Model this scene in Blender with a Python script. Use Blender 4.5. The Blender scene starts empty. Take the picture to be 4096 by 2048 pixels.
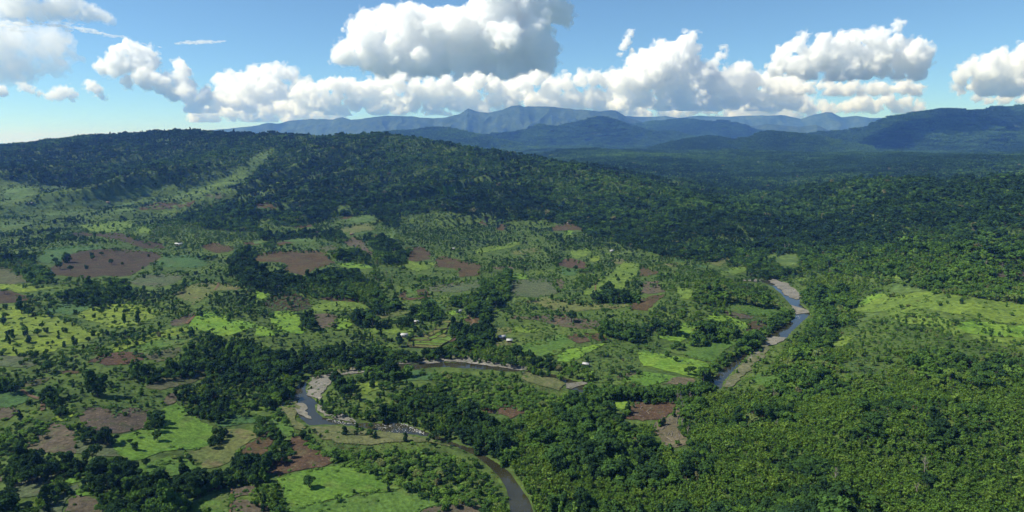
import bpy, math, random, time
import numpy as np
from mathutils import Vector, geometry as mgeo

T0 = time.perf_counter()
rng = np.random.default_rng(7)
random.seed(7)
scene = bpy.context.scene
col = scene.collection

# ------------------------------------------------------------------ camera
FPX, HV = 667.0, 141.0                   # focal length and horizon row in a 1024 x 512 picture
PITCH = math.atan((256.0 - HV) / FPX)
CAMZ = 200.0
cam = bpy.data.cameras.new("camera")
cam.sensor_width = 36.0
cam.lens = 36.0 * FPX / 1024.0
cam.clip_start = 1.0
cam.clip_end = 400000.0
cam_ob = bpy.data.objects.new("camera", cam)
cam_ob.location = (0, 0, CAMZ)
cam_ob.rotation_euler = (math.pi / 2 - PITCH, 0, 0)
col.objects.link(cam_ob)
scene.camera = cam_ob

# ------------------------------------------------------------------ sky and sun
SUN_EL = math.radians(50)
SUN_AZ = math.radians(-98)               # from +Y (view direction), negative = to the left
sdir = Vector((math.sin(SUN_AZ) * math.cos(SUN_EL), math.cos(SUN_AZ) * math.cos(SUN_EL), math.sin(SUN_EL)))
world = bpy.data.worlds.new("World")
scene.world = world
world.use_nodes = True
wn = world.node_tree
sky = wn.nodes.new("ShaderNodeTexSky")
sky.sky_type = 'NISHITA'
sky.sun_disc = False
sky.sun_elevation = SUN_EL
sky.sun_rotation = SUN_AZ
sky.altitude = 12000
sky.air_density = 3.0
sky.dust_density = 0.0
sky.ozone_density = 4.0
bg = wn.nodes["Background"]
bg.inputs["Strength"].default_value = 0.102
tintn = wn.nodes.new("ShaderNodeMix"); tintn.data_type = 'RGBA'; tintn.blend_type = 'MULTIPLY'
tintn.inputs[0].default_value = 1.0; tintn.inputs[7].default_value = (0.97, 1.08, 1.0, 1)   # white balance of the sky
wn.links.new(sky.outputs[0], tintn.inputs[6]); wn.links.new(tintn.outputs[2], bg.inputs["Color"])
sun = bpy.data.lights.new("sun", 'SUN')
sun.energy = 5.0
sun.angle = math.radians(0.5)
sun.color = (1.0, 0.955, 0.86)
sun_ob = bpy.data.objects.new("sun", sun)
sun_ob.rotation_euler = sdir.to_track_quat('Z', 'Y').to_euler()
sun_ob.location = (0, 0, 5000)
col.objects.link(sun_ob)

vs = scene.view_settings
vs.view_transform = 'Standard'
vs.look = 'None'
vs.exposure = 0.48
vs.gamma = 1.0
vs.use_curve_mapping = False
cy = scene.cycles
cy.max_bounces = 40
cy.diffuse_bounces = 2
cy.glossy_bounces = 2
cy.transmission_bounces = 2
cy.volume_bounces = 36
cy.transparent_max_bounces = 96
cy.use_denoising = True
cy.sample_clamp_indirect = 4.0
cy.caustics_reflective = False
cy.caustics_refractive = False

HAZE_DENSITY = 5.6e-5

# ------------------------------------------------------------------ numeric helpers
def _hash(ix, iy, iz, seed):
    with np.errstate(over='ignore'):
        h = (ix.astype(np.uint32) * np.uint32(374761393) + iy.astype(np.uint32) * np.uint32(668265263)
             + iz.astype(np.uint32) * np.uint32(2147483647) + np.uint32((seed * 974634777 + 12345) & 0xffffffff))
        h = (h ^ (h >> np.uint32(13))) * np.uint32(1274126177)
        h = h ^ (h >> np.uint32(16))
        h = h * np.uint32(2246822519)
        h = h ^ (h >> np.uint32(15))
    return h.astype(np.float64) / 4294967295.0

def vnoise(x, y, seed=0):
    x = np.asarray(x, float); y = np.asarray(y, float)
    ix = np.floor(x).astype(np.int64); iy = np.floor(y).astype(np.int64)
    fx = x - ix; fy = y - iy
    fx = fx * fx * fx * (fx * (fx * 6 - 15) + 10); fy = fy * fy * fy * (fy * (fy * 6 - 15) + 10)
    z = np.zeros_like(ix)
    a = _hash(ix, iy, z, seed); b = _hash(ix + 1, iy, z, seed)
    c = _hash(ix, iy + 1, z, seed); d = _hash(ix + 1, iy + 1, z, seed)
    return (a + (b - a) * fx) * (1 - fy) + (c + (d - c) * fx) * fy

def fbm(x, y, seed=0, oct=4):
    s = 0; a = 0.5; t = 0
    for i in range(oct):
        s = s + a * vnoise(x * 2 ** i + 17.3 * i, y * 2 ** i - 9.1 * i, seed + i); t += a; a *= 0.5
    return s / t

def sstep(a, b, x):
    t = np.clip((x - a) / (b - a), 0, 1)
    return t * t * (3 - 2 * t)

SP, CP = math.sin(PITCH), math.cos(PITCH)
def ray(u, v):
    """direction through picture point (u, v), 1024 x 512; forward part along +Y"""
    a = (np.asarray(u, float) - 512) / FPX; b = (256 - np.asarray(v, float)) / FPX
    return a, CP + b * SP, -SP + b * CP

def project(x, y, z):
    dz = z - CAMZ
    f = y * CP - dz * SP; up = y * SP + dz * CP
    f = np.maximum(f, 1e-3)
    return 512 + FPX * x / f, 256 - FPX * up / f

def seg_dist(px, py, poly, closed):
    P = np.asarray(poly, float)
    n = len(P); best = np.full(px.shape, 1e18); bt = np.zeros(px.shape)
    for i in range(n if closed else n - 1):
        ax, ay = P[i]; bx, by = P[(i + 1) % n]
        dx, dy = bx - ax, by - ay
        t = np.clip(((px - ax) * dx + (py - ay) * dy) / (dx * dx + dy * dy + 1e-9), 0, 1)
        d = (px - ax - t * dx) ** 2 + (py - ay - t * dy) ** 2
        m = d < best
        best = np.where(m, d, best); bt = np.where(m, i + t, bt)
    return np.sqrt(best), bt

def inside(px, py, poly):
    P = np.asarray(poly, float); n = len(P)
    r = np.zeros(np.shape(px), bool)
    for i in range(n):
        ax, ay = P[i]; bx, by = P[i - 1]
        if ay == by: continue
        c = ((ay > py) != (by > py)) & (px < (bx - ax) * (py - ay) / (by - ay) + ax)
        r ^= c
    return r

# ------------------------------------------------------------------ photo pieces: crops the outlines were read from
OFF = dict(A=(0, 700), B=(1024, 700), C=(2048, 700), D=(3072, 700), E=(0, 1348), F=(1024, 1348), G=(2048, 1348), H=(3072, 1348))
def px(k, pts):
    P = np.asarray(pts, float)
    if k == 'W': return P * (1024 / 2576.0)
    if k == 'N': return P
    ox, oy = OFF[k]
    return np.stack([(ox + P[:, 0] * 0.543524) / 4, (oy + P[:, 1] * 0.543524) / 4], 1)

def plane_pts(uv, z):
    a, b, c = ray(uv[:, 0], uv[:, 1]); t = (z - CAMZ) / c
    return np.stack([a * t, b * t], 1)

# ------------------------------------------------------------------ the river, as outlines at water level
WZ = -0.8
near_bank = np.concatenate([
    px('F', [(1880, 1420), (1860, 1288), (1850, 1200), (1830, 1110), (1780, 1030), (1700, 950), (1600, 870), (1480, 815), (1400, 785), (1270, 735), (1130, 715), (1000, 705), (900, 690), (760, 665), (620, 645), (520, 645), (420, 655), (370, 645), (310, 590), (290, 530), (303, 480), (300, 440), (255, 410), (250, 390), (300, 360), (365, 310), (395, 285), (445, 272), (560, 245), (700, 228), (790, 218), (950, 208), (1100, 203), (1220, 198), (1345, 190), (1500, 186), (1700, 205), (1884, 232)]),
    px('G', [(115, 243), (260, 262), (370, 290), (440, 315), (505, 335), (560, 362), (700, 392), (1000, 400), (1300, 378), (1430, 350), (1540, 240), (1680, 140), (1790, 60), (1840, 20)]),
    px('D', [(60, 1140), (130, 1100), (190, 1060), (205, 1010), (150, 940), (100, 880), (30, 820), (-20, 796), (-70, 785)])])
far_bank = np.concatenate([
    px('G', [(190, 1420), (170, 1288), (140, 1200), (90, 1130), (40, 1060)]),
    px('F', [(1884, 1000), (1820, 950), (1740, 900), (1620, 825), (1500, 790), (1400, 750), (1240, 690), (1130, 650), (1050, 630), (900, 632), (700, 630), (600, 612), (500, 590), (450, 545), (440, 500), (462, 480), (430, 452), (380, 412), (370, 380), (378, 335), (410, 300), (470, 283), (620, 263), (740, 244), (800, 240), (900, 240), (1060, 243), (1200, 237), (1350, 222), (1500, 226), (1700, 240), (1884, 258)]),
    px('G', [(60, 258), (120, 260), (250, 290), (350, 312), (400, 348), (400, 385), (470, 400), (660, 428), (1000, 436), (1330, 415), (1550, 378), (1560, 330), (1640, 240), (1720, 160), (1770, 95), (1850, 30)]),
    px('D', [(130, 1215), (180, 1150), (260, 1075), (320, 1020), (300, 1000), (240, 950), (235, 890), (150, 810), (70, 768), (0, 772), (-62, 782)])])
nb = plane_pts(near_bank, WZ); fb = plane_pts(far_bank, WZ)
RIVER = np.concatenate([nb, fb[::-1]])
# a middle line, used to flatten the valley floor
def resample(P, n):
    d = np.r_[0, np.cumsum(np.hypot(*np.diff(P, axis=0).T))]
    s = np.linspace(0, d[-1], n)
    return np.stack([np.interp(s, d, P[:, 0]), np.interp(s, d, P[:, 1])], 1)

# ------------------------------------------------------------------ terrain
CREST = []                                # main hill crest: picture row/col at an assumed distance
for u, v, D in [(-500, 400, 3600), (-250, 372, 3400), (0, 366, 3200), (130, 354, 3100), (250, 340, 3050), (400, 329, 3000), (470, 326, 2950), (560, 333, 2850), (690, 334, 2700), (820, 341, 2600), (950, 334, 2500), (1010, 339, 2450), (1130, 360, 2350), (1250, 381, 2250), (1400, 407, 2080), (1550, 438, 1900), (1650, 464, 1780), (1750, 500, 1600), (1830, 560, 1380), (1880, 640, 1190)]:
    k = 1024 / 2576.0
    a, b, c = ray(u * k, v * k)
    t = D / b
    CREST.append((a * t, D, CAMZ + c * t - 7))
CREST = np.array(CREST, float)
CREST_W = np.interp(np.arange(len(CREST)), [0, 4, 7, 10, 14, 17, 19], [1750, 1750, 1550, 1250, 900, 480, 330])

def h_raw(x, y):
    x = np.asarray(x, float); y = np.asarray(y, float)
    r = np.hypot(x, y)
    n1 = fbm(x / 420 + 3.1, y / 420 + 1.7, 11, 4) - 0.5
    n2 = fbm(x / 140 + 8.1, y / 140 + 5.7, 23, 3) - 0.5
    n3 = fbm(x / 1400 - 2.1, y / 1400 + 4.7, 31, 4) - 0.5
    z = np.zeros_like(x)
    # rolling valley left of the river
    left = sstep(-20, -260, x + 0.05 * y)
    z += left * (16 + 34 * n1 + 9 * n2) * sstep(3000, 1500, r)
    mid = sstep(560, 900, y) * (1 - left)
    z += mid * (5 + 22 * n1 + 7 * n2) * sstep(3500, 1700, r)
    # right side above the river, near
    rightn = sstep(30, 200, x - 0.28 * (y - 420))
    z += rightn * (20 + 28 * n1 + 24 * n2) * sstep(1500, 900, r)
    hx, hy = x - 520, y - 800
    z += 34 * np.exp(-((hx / 300) ** 2 + (hy / 190) ** 2))
    # foreground spur with a gully
    sp = sstep(-60, 130, x - 0.0 * y) * sstep(560, 430, y)
    z += sp * (9 + 24 * n2)
    gx = x - (60 + (y - 330) * 0.35)
    z -= 13 * np.exp(-(gx / 26) ** 2) * sstep(300, 350, y) * sstep(520, 430, y)
    # main hill
    d, t = seg_dist(x, y, CREST[:, :2], False)
    i = np.clip(t.astype(int), 0, len(CREST) - 2); f = t - i
    cz = CREST[i, 2] * (1 - f) + CREST[i + 1, 2] * f
    W = CREST_W[i] * (1 - f) + CREST_W[i + 1] * f
    q = np.clip(1 - d / W, 0, 1)
    prof = q ** 1.35
    ang = fbm(t * 1.15 + 3, d / 900, 41, 3) - 0.5
    rav = fbm(t * 2.6 + 7, d / 500, 43, 3) - 0.5
    body = q * (1 - q) * 4
    gul = fbm(t * 6.5 + 2, d / 420, 47, 3) - 0.5
    hill = cz * prof + body * (80 * ang + 62 * rav + 34 * gul) * np.clip(cz / 180, 0.15, 1)
    z = z * (1 - sstep(0.25, 0.8, q)) + np.maximum(hill, 0) * (q > 0)
    # forested country to the right and beyond
    far_r = sstep(-200, 500, x - (900 - 0.05 * y)) 
    side = sstep(60, 420, x - 330 + (r - 1150) * 0.10)
    n4 = fbm(x / 640 + 11.3, y / 760 - 3.2, 37, 3) - 0.5
    th = np.arctan2(x, y)
    spur = fbm(th * 13 + 1.7, r / 1500, 39, 3) - 0.5
    lay = 108 * sstep(1030, 1900, r) - 62 * sstep(1980 + 300 * n4, 2650 + 300 * n4, r) + 52 * sstep(2900, 4100, r)
    z2 = side * (lay + 46 * n3 * sstep(1500, 3000, r) + 48 * n1 * sstep(1050, 1500, r) + 40 * n4 * sstep(1100, 1700, r) + 16 * n2 * sstep(1020, 1200, r) + 95 * spur * sstep(1050, 1450, r) * sstep(2600, 1800, r))
    z2 = np.maximum(z2, 0)
    gor = np.exp(-((x - (400 + (y - 1100) * 0.36)) / (95 + 0.19 * np.maximum(y - 1100, 0))) ** 2) * sstep(900, 1150, y)
    z2 = z2 * (1 - 0.72 * gor * sstep(4600, 3000, y))
    behind = sstep(2700, 4200, y) * sstep(-2600, -400, x)
    z2 = np.maximum(z2, behind * (62 + 70 * n3))
    z2 = z2 * (1 - sstep(0.05, 0.6, q) * 0.85)
    z2 = z2 + sstep(5000, 9000, r) * sstep(-2600, 200, x) * 10
    z = np.maximum(z, z2) + 0.25 * np.minimum(z, z2) * (r < 2600)
    # river valley floor and bed
    near = (r < 1700) & (y > 150)
    dr = np.full(x.shape, 1e4); ins = np.zeros(x.shape, bool)
    if near.any():
        dd, _ = seg_dist(x[near], y[near], RIVER, True)
        dr[near] = dd; ins[near] = inside(x[near], y[near], RIVER)
    sd = np.where(ins, -dr, dr)
    w = sstep(8, 150, sd)
    z = z * w + 0.0
    bank = 0.5 * sstep(0, 5, sd) + 1.3 * sstep(5, 22, sd)
    z = np.where(ins, -0.55 - 1.7 * sstep(0, 4, dr), z - 0.55 + bank)
    return z

NT, NR = 760, 560
TH = np.linspace(-math.radians(62), math.radians(62), NT)
R0, R1 = 110.0, 80000.0
LR = np.linspace(math.log(R0), math.log(9000), NR - 60)
LR = np.r_[LR, np.linspace(math.log(9000), math.log(R1), 61)[1:]]
NR = len(LR)
_tt, _rr = np.meshgrid(TH, np.exp(LR))
GX, GY = _rr * np.sin(_tt), _rr * np.cos(_tt)
GZ = h_raw(GX.ravel(), GY.ravel()).reshape(GX.shape)
print("terrain", time.perf_counter() - T0)

def H(x, y):
    x = np.asarray(x, float); y = np.asarray(y, float)
    th = np.arctan2(x, y); lr = np.log(np.maximum(np.hypot(x, y), R0 + 1e-6))
    i = np.clip((th - TH[0]) / (TH[1] - TH[0]), 0, NT - 1.001)
    j = np.clip(np.interp(lr, LR, np.arange(NR)), 0, NR - 1.001)
    i0 = i.astype(int); j0 = j.astype(int); fi = i - i0; fj = j - j0
    return (GZ[j0, i0] * (1 - fi) + GZ[j0, i0 + 1] * fi) * (1 - fj) + (GZ[j0 + 1, i0] * (1 - fi) + GZ[j0 + 1, i0 + 1] * fi) * fj

def cast(uv):
    """picture points -> points on the ground"""
    uv = np.asarray(uv, float)
    a, b, c = ray(uv[:, 0], uv[:, 1])
    ts = np.exp(np.linspace(math.log(180), math.log(9000), 700))
    X = a[:, None] * ts; Y = b[:, None] * ts; Z = CAMZ + c[:, None] * ts
    g = Z - H(X, Y)
    hit = g < 0
    k = np.where(hit.any(1), hit.argmax(1), len(ts) - 1)
    k = np.maximum(k, 1)
    rows = np.arange(len(uv))
    g0, g1 = g[rows, k - 1], g[rows, k]
    f = np.clip(g0 / (g0 - g1 + 1e-12), 0, 1)
    t = ts[k - 1] + (ts[k] - ts[k - 1]) * f
    x, y = a * t, b * t
    return np.stack([x, y, H(x, y)], 1)

# ------------------------------------------------------------------ object helpers
def mesh_from(name, V, F, mats=(), smooth=False, fattr=None, mat_idx=None):
    me = bpy.data.meshes.new(name)
    V = np.asarray(V, np.float32)
    if isinstance(F, np.ndarray):
        nf, k = F.shape
        me.vertices.add(len(V)); me.vertices.foreach_set("co", V.ravel())
        me.loops.add(nf * k); me.loops.foreach_set("vertex_index", F.astype(np.int32).ravel())
        me.polygons.add(nf); me.polygons.foreach_set("loop_start", np.arange(0, nf * k, k, dtype=np.int32))
        me.polygons.foreach_set("loop_total", np.full(nf, k, np.int32))
        me.update(calc_edges=True)
    else:
        me.from_pydata([tuple(map(float, p)) for p in V], [], F); me.update()
    for m in mats: me.materials.append(m)
    if mat_idx is not None: me.polygons.foreach_set("material_index", np.asarray(mat_idx, np.int32))
    if fattr is not None:
        for k2, arr in fattr.items():
            at = me.attributes.new(k2, 'FLOAT', 'FACE'); at.data.foreach_set("value", np.asarray(arr, np.float32))
    if smooth: me.polygons.foreach_set("use_smooth", np.ones(len(me.polygons), bool))
    return me

def link(name, me, parent=None, loc=(0, 0, 0), kind=None, label=None, cat=None, group=None):
    o = bpy.data.objects.new(name, me)
    col.objects.link(o)
    o.location = loc
    if parent: o.parent = parent
    tag(o, label, cat, group, kind)
    return o

def tag(o, label=None, cat=None, group=None, kind=None):
    if label: o["label"] = label
    if cat: o["category"] = cat
    if group: o["group"] = group
    if kind: o["kind"] = kind
    return o

# ------------------------------------------------------------------ materials
def new_mat(name):
    m = bpy.data.materials.new(name); m.use_nodes = True
    nt = m.node_tree; nt.nodes.clear()
    return m, nt, nt.nodes.new("ShaderNodeOutputMaterial")

def ramp(nt, stops):
    r = nt.nodes.new("ShaderNodeValToRGB")
    while len(r.color_ramp.elements) < len(stops): r.color_ramp.elements.new(0.5)
    for e, (p, c) in zip(r.color_ramp.elements, stops):
        e.position = p; e.color = (*c, 1)
    return r

def noise(nt, scale, detail=4, rough=0.55, coord=None, dist=0.0):
    n = nt.nodes.new("ShaderNodeTexNoise")
    n.inputs["Scale"].default_value = scale; n.inputs["Detail"].default_value = detail
    n.inputs["Roughness"].default_value = rough; n.inputs["Distortion"].default_value = dist
    if coord: nt.links.new(coord, n.inputs["Vector"])
    return n

def mixc(nt, fac, a, b, mode='MIX'):
    m = nt.nodes.new("ShaderNodeMix"); m.data_type = 'RGBA'; m.blend_type = mode
    for s, v in ((0, fac), (6, a), (7, b)):
        if isinstance(v, (int, float)): m.inputs[s].default_value = v
        elif isinstance(v, tuple): m.inputs[s].default_value = (*v, 1)
        else: nt.links.new(v, m.inputs[s])
    return m.outputs[2]

def math_n(nt, op, a, b=0.0, clamp=False):
    m = nt.nodes.new("ShaderNodeMath"); m.operation = op; m.use_clamp = clamp
    for s, v in ((0, a), (1, b)):
        if isinstance(v, (int, float)): m.inputs[s].default_value = v
        else: nt.links.new(v, m.inputs[s])
    return m.outputs[0]

def finish(nt, out, color, rough=0.9, spec=0.1, bump=None):
    p = nt.nodes.new("ShaderNodeBsdfPrincipled")
    if isinstance(color, tuple): p.inputs["Base Color"].default_value = (*color, 1)
    else: nt.links.new(color, p.inputs["Base Color"])
    p.inputs["Roughness"].default_value = rough
    p.inputs["Specular IOR Level"].default_value = spec
    if bump is not None: nt.links.new(bump, p.inputs["Normal"])
    nt.links.new(p.outputs[0], out.inputs["Surface"])
    return p

def bump_n(nt, h, strength, dist):
    b = nt.nodes.new("ShaderNodeBump")
    b.inputs["Strength"].default_value = strength; b.inputs["Distance"].default_value = dist
    nt.links.new(h, b.inputs["Height"])
    return b.outputs[0]

def soil_like(name, c1, c2, c3, patch=0.02, grain=0.5, rows=None, bump=0.6, speck=None):
    """ground cover: two broad tones, a third in patches, fine grain, optional planting rows (direction, spacing)"""
    m, nt, out = new_mat(name)
    tc = nt.nodes.new("ShaderNodeTexCoord"); P = tc.outputs["Object"]
    n1 = noise(nt, patch, 5, 0.6, P, 0.6); n2 = noise(nt, patch * 2.7, 5, 0.65, P); n3 = noise(nt, grain, 3, 0.7, P)
    r1 = ramp(nt, [(0.38, (0, 0, 0)), (0.62, (1, 1, 1))]); nt.links.new(n1.outputs[0], r1.inputs[0])
    c = mixc(nt, r1.outputs[0], c1, c2)
    r2 = ramp(nt, [(0.52, (0, 0, 0)), (0.68, (1, 1, 1))]); nt.links.new(n2.outputs[0], r2.inputs[0])
    c = mixc(nt, r2.outputs[0], c, c3)
    r3 = ramp(nt, [(0.3, (0.62, 0.62, 0.62)), (0.7, (1.35, 1.35, 1.35))]); nt.links.new(n3.outputs[0], r3.inputs[0])
    c = mixc(nt, 1.0, c, r3.outputs[0], 'MULTIPLY')
    n4 = noise(nt, min(grain * 0.33, 0.12), 4, 0.7, P, 0.8)
    r4 = ramp(nt, [(0.32, (0.66, 0.70, 0.72)), (0.5, (1.0, 1.0, 1.0)), (0.7, (1.32, 1.28, 1.2))]); nt.links.new(n4.outputs[0], r4.inputs[0])
    c = mixc(nt, 0.85, c, r4.outputs[0], 'MULTIPLY')
    hgt = math_n(nt, 'ADD', n3.outputs[0], math_n(nt, 'MULTIPLY', n4.outputs[0], 1.5))
    if speck:
        v = nt.nodes.new("ShaderNodeTexVoronoi"); v.inputs["Scale"].default_value = speck[1]; nt.links.new(P, v.inputs["Vector"])
        rs = ramp(nt, [(0.0, (1, 1, 1)), (speck[2], (1, 1, 1)), (speck[2] + 0.08, (0, 0, 0))]); nt.links.new(v.outputs["Distance"], rs.inputs[0])
        c = mixc(nt, rs.outputs[0], c, speck[0])
    if rows:
        mp = nt.nodes.new("ShaderNodeMapping"); mp.inputs["Rotation"].default_value = (0, 0, math.radians(rows[0])); nt.links.new(P, mp.inputs["Vector"])
        w = nt.nodes.new("ShaderNodeTexWave"); w.inputs["Scale"].default_value = 1.0 / (3.2 * rows[1]) ; w.inputs["Distortion"].default_value = 3.5
        w.inputs["Detail"].default_value = 2.0; w.inputs["Detail Scale"].default_value = 0.6
        nt.links.new(mp.outputs[0], w.inputs["Vector"])
        rw = ramp(nt, [(0.0, (0.86, 0.86, 0.86)), (1.0, (1.12, 1.12, 1.12))]); nt.links.new(w.outputs[0], rw.inputs[0])
        c = mixc(nt, 0.3, c, rw.outputs[0], 'MULTIPLY')
        hgt = math_n(nt, 'ADD', hgt, math_n(nt, 'MULTIPLY', w.outputs[0], 0.1))
    finish(nt, out, c, 0.95, 0.05, bump_n(nt, hgt, bump, 1.2))
    return m

M = {}
M['ground'] = soil_like('valley_scrub', (0.050, 0.084, 0.022), (0.073, 0.110, 0.026), (0.038, 0.061, 0.020), 0.012, 0.22)
M['lime'] = soil_like('lime_grass', (0.130, 0.182, 0.026), (0.104, 0.150, 0.027), (0.082, 0.108, 0.032), 0.022, 0.28)
M['limegrass'] = soil_like('bright_grass', (0.094, 0.180, 0.026), (0.122, 0.198, 0.028), (0.066, 0.122, 0.026), 0.03, 0.3)
M['grass'] = soil_like('grass', (0.088, 0.140, 0.027), (0.108, 0.160, 0.029), (0.062, 0.100, 0.025), 0.02, 0.25)
M['hillgrass'] = soil_like('hill_grass', (0.062, 0.102, 0.030), (0.084, 0.128, 0.034), (0.046, 0.078, 0.025), 0.012, 0.16)
M['palecrop'] = soil_like('pale_crop', (0.078, 0.126, 0.040), (0.060, 0.104, 0.034), (0.092, 0.132, 0.040), 0.01, 0.16)
M['crop'] = soil_like('green_crop', (0.058, 0.114, 0.025), (0.074, 0.130, 0.028), (0.078, 0.104, 0.032), 0.016, 0.35, rows=(-28, 3.0))
M['cropb'] = soil_like('bright_crop', (0.066, 0.136, 0.022), (0.086, 0.156, 0.026), (0.080, 0.120, 0.030), 0.02, 0.45, rows=(-62, 3.2))
M['bluecrop'] = soil_like('bluish_crop', (0.044, 0.092, 0.032), (0.056, 0.106, 0.036), (0.060, 0.088, 0.030), 0.02, 0.5, rows=(75, 3.4))
M['greycrop'] = soil_like('sparse_crop', (0.060, 0.088, 0.040), (0.074, 0.090, 0.048), (0.084, 0.080, 0.052), 0.018, 0.45, rows=(12, 3.6))
M['olive'] = soil_like('dry_grass', (0.100, 0.115, 0.040), (0.078, 0.104, 0.034), (0.110, 0.096, 0.050), 0.022, 0.3)
M['olivedark'] = soil_like('thin_pasture', (0.066, 0.076, 0.036), (0.078, 0.078, 0.044), (0.052, 0.072, 0.028), 0.02, 0.3)
M['soil'] = soil_like('ploughed_soil', (0.074, 0.052, 0.028), (0.056, 0.042, 0.024), (0.066, 0.074, 0.030), 0.03, 0.4)
M['soilred'] = soil_like('reddish_soil', (0.078, 0.050, 0.031), (0.060, 0.042, 0.028), (0.082, 0.074, 0.040), 0.03, 0.5, speck=((0.16, 0.12, 0.08), 0.28, 0.10))
M['soildark'] = soil_like('dark_soil', (0.046, 0.036, 0.024), (0.056, 0.043, 0.027), (0.052, 0.062, 0.028), 0.03, 0.4)
M['soilpale'] = soil_like('pale_soil', (0.088, 0.074, 0.052), (0.070, 0.060, 0.042), (0.074, 0.084, 0.040), 0.03, 0.4)
M['burnt'] = soil_like('burnt_ground', (0.056, 0.048, 0.038), (0.078, 0.064, 0.046), (0.046, 0.058, 0.028), 0.05, 0.6, speck=((0.17, 0.14, 0.10), 0.30, 0.10))
M['brush'] = soil_like('dry_brush', (0.120, 0.102, 0.068), (0.086, 0.078, 0.050), (0.062, 0.074, 0.034), 0.06, 0.7)
M['reeds'] = soil_like('reed_ground', (0.105, 0.115, 0.050), (0.085, 0.104, 0.040), (0.120, 0.118, 0.064), 0.03, 0.5)
M['gravel'] = soil_like('river_gravel', (0.190, 0.182, 0.160), (0.150, 0.144, 0.122), (0.110, 0.115, 0.075), 0.05, 0.8, speck=((0.08, 0.085, 0.05), 0.16, 0.16))
M['sand'] = soil_like('river_sand', (0.200, 0.192, 0.162), (0.165, 0.158, 0.130), (0.130, 0.130, 0.092), 0.08, 0.9)
M['weedbar'] = soil_like('weedy_bar', (0.118, 0.120, 0.066), (0.092, 0.104, 0.050), (0.150, 0.142, 0.104), 0.05, 0.7)
M['path'] = soil_like('dirt_track', (0.130, 0.086, 0.052), (0.108, 0.076, 0.048), (0.105, 0.090, 0.056), 0.06, 0.7)
M['paddy'] = soil_like('rice_green', (0.085, 0.150, 0.024), (0.105, 0.160, 0.028), (0.072, 0.122, 0.026), 0.05, 0.6)
M['paddyb'] = soil_like('rice_ripe', (0.125, 0.130, 0.042), (0.110, 0.120, 0.040), (0.095, 0.110, 0.036), 0.05, 0.6)

def foliage(name, stops, transl=0.2, leafvar=0.42):
    """stops: colours along the per-tree tint (0..1); leafv: per-leaf variation stored on faces"""
    m, nt, out = new_mat(name)
    at = nt.nodes.new("ShaderNodeAttribute"); at.attribute_type = 'INSTANCER'; at.attribute_name = "tint"
    lf = nt.nodes.new("ShaderNodeAttribute"); lf.attribute_type = 'GEOMETRY'; lf.attribute_name = "leafv"
    r = ramp(nt, stops); nt.links.new(at.outputs["Fac"], r.inputs[0])
    k = math_n(nt, 'ADD', math_n(nt, 'MULTIPLY', lf.outputs["Fac"], leafvar * 2), 1 - leafvar)
    cmb = nt.nodes.new("ShaderNodeCombineColor")
    for i in range(3): nt.links.new(k, cmb.inputs[i])
    c = mixc(nt, 1.0, r.outputs[0], cmb.outputs[0], 'MULTIPLY')
    d = nt.nodes.new("ShaderNodeBsdfDiffuse"); t = nt.nodes.new("ShaderNodeBsdfTranslucent"); g = nt.nodes.new("ShaderNodeMixShader")
    c2 = mixc(nt, 1.0, c, (1.25, 1.15, 0.6), 'MULTIPLY')
    nt.links.new(c, d.inputs["Color"]); nt.links.new(c2, t.inputs["Color"])
    g.inputs[0].default_value = transl
    nt.links.new(d.outputs[0], g.inputs[1]); nt.links.new(t.outputs[0], g.inputs[2]); nt.links.new(g.outputs[0], out.inputs["Surface"])
    return m

M['leaf'] = foliage('broad_leaves', [(0.0, (0.024, 0.054, 0.022)), (0.35, (0.054, 0.114, 0.027)), (0.65, (0.092, 0.178, 0.031)), (0.85, (0.130, 0.220, 0.042)), (1.0, (0.135, 0.140, 0.065))])
M['bamboo'] = foliage('bamboo_leaves', [(0.0, (0.060, 0.130, 0.030)), (0.5, (0.108, 0.204, 0.035)), (1.0, (0.165, 0.255, 0.046))], 0.35)
M['banana'] = foliage('banana_leaves', [(0.0, (0.040, 0.085, 0.036)), (0.5, (0.062, 0.120, 0.042)), (1.0, (0.090, 0.150, 0.052))], 0.25, 0.4)
M['reedleaf'] = foliage('reed_blades', [(0.0, (0.105, 0.130, 0.045)), (0.5, (0.150, 0.165, 0.070)), (1.0, (0.200, 0.200, 0.110))], 0.25, 0.4)
def plain(name, c, rough=0.9, spec=0.1, nscale=0.8, var=0.3):
    m, nt, out = new_mat(name)
    tc = nt.nodes.new("ShaderNodeTexCoord")
    n = noise(nt, nscale, 4, 0.6, tc.outputs["Object"])
    r = ramp(nt, [(0.3, tuple(x * (1 - var) for x in c)), (0.7, tuple(min(1, x * (1 + var)) for x in c))]); nt.links.new(n.outputs[0], r.inputs[0])
    finish(nt, out, r.outputs[0], rough, spec)
    return m
M['bark'] = plain('bark', (0.10, 0.082, 0.062))
M['palebark'] = plain('dead_wood', (0.22, 0.195, 0.165))
M['roofmetal'] = plain('roof_sheet', (0.40, 0.40, 0.39), 0.5, 0.4, 0.6, 0.14)
M['roofthatch'] = plain('thatch', (0.20, 0.165, 0.115), 0.95, 0.05, 1.2)
M['hutwall'] = plain('plank_wall', (0.20, 0.155, 0.105), 0.9, 0.1, 1.0)
M['paintwall'] = plain('painted_wall', (0.42, 0.46, 0.52), 0.8, 0.2, 0.8, 0.12)
M['dark'] = plain('dark_opening', (0.03, 0.028, 0.026))
M['bund'] = soil_like('bund_grass', (0.050, 0.070, 0.022), (0.070, 0.062, 0.035), (0.085, 0.070, 0.045), 0.08, 0.8)
M['stone'] = plain('river_stone', (0.17, 0.165, 0.145), 0.9, 0.15, 0.7, 0.35)

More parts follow.
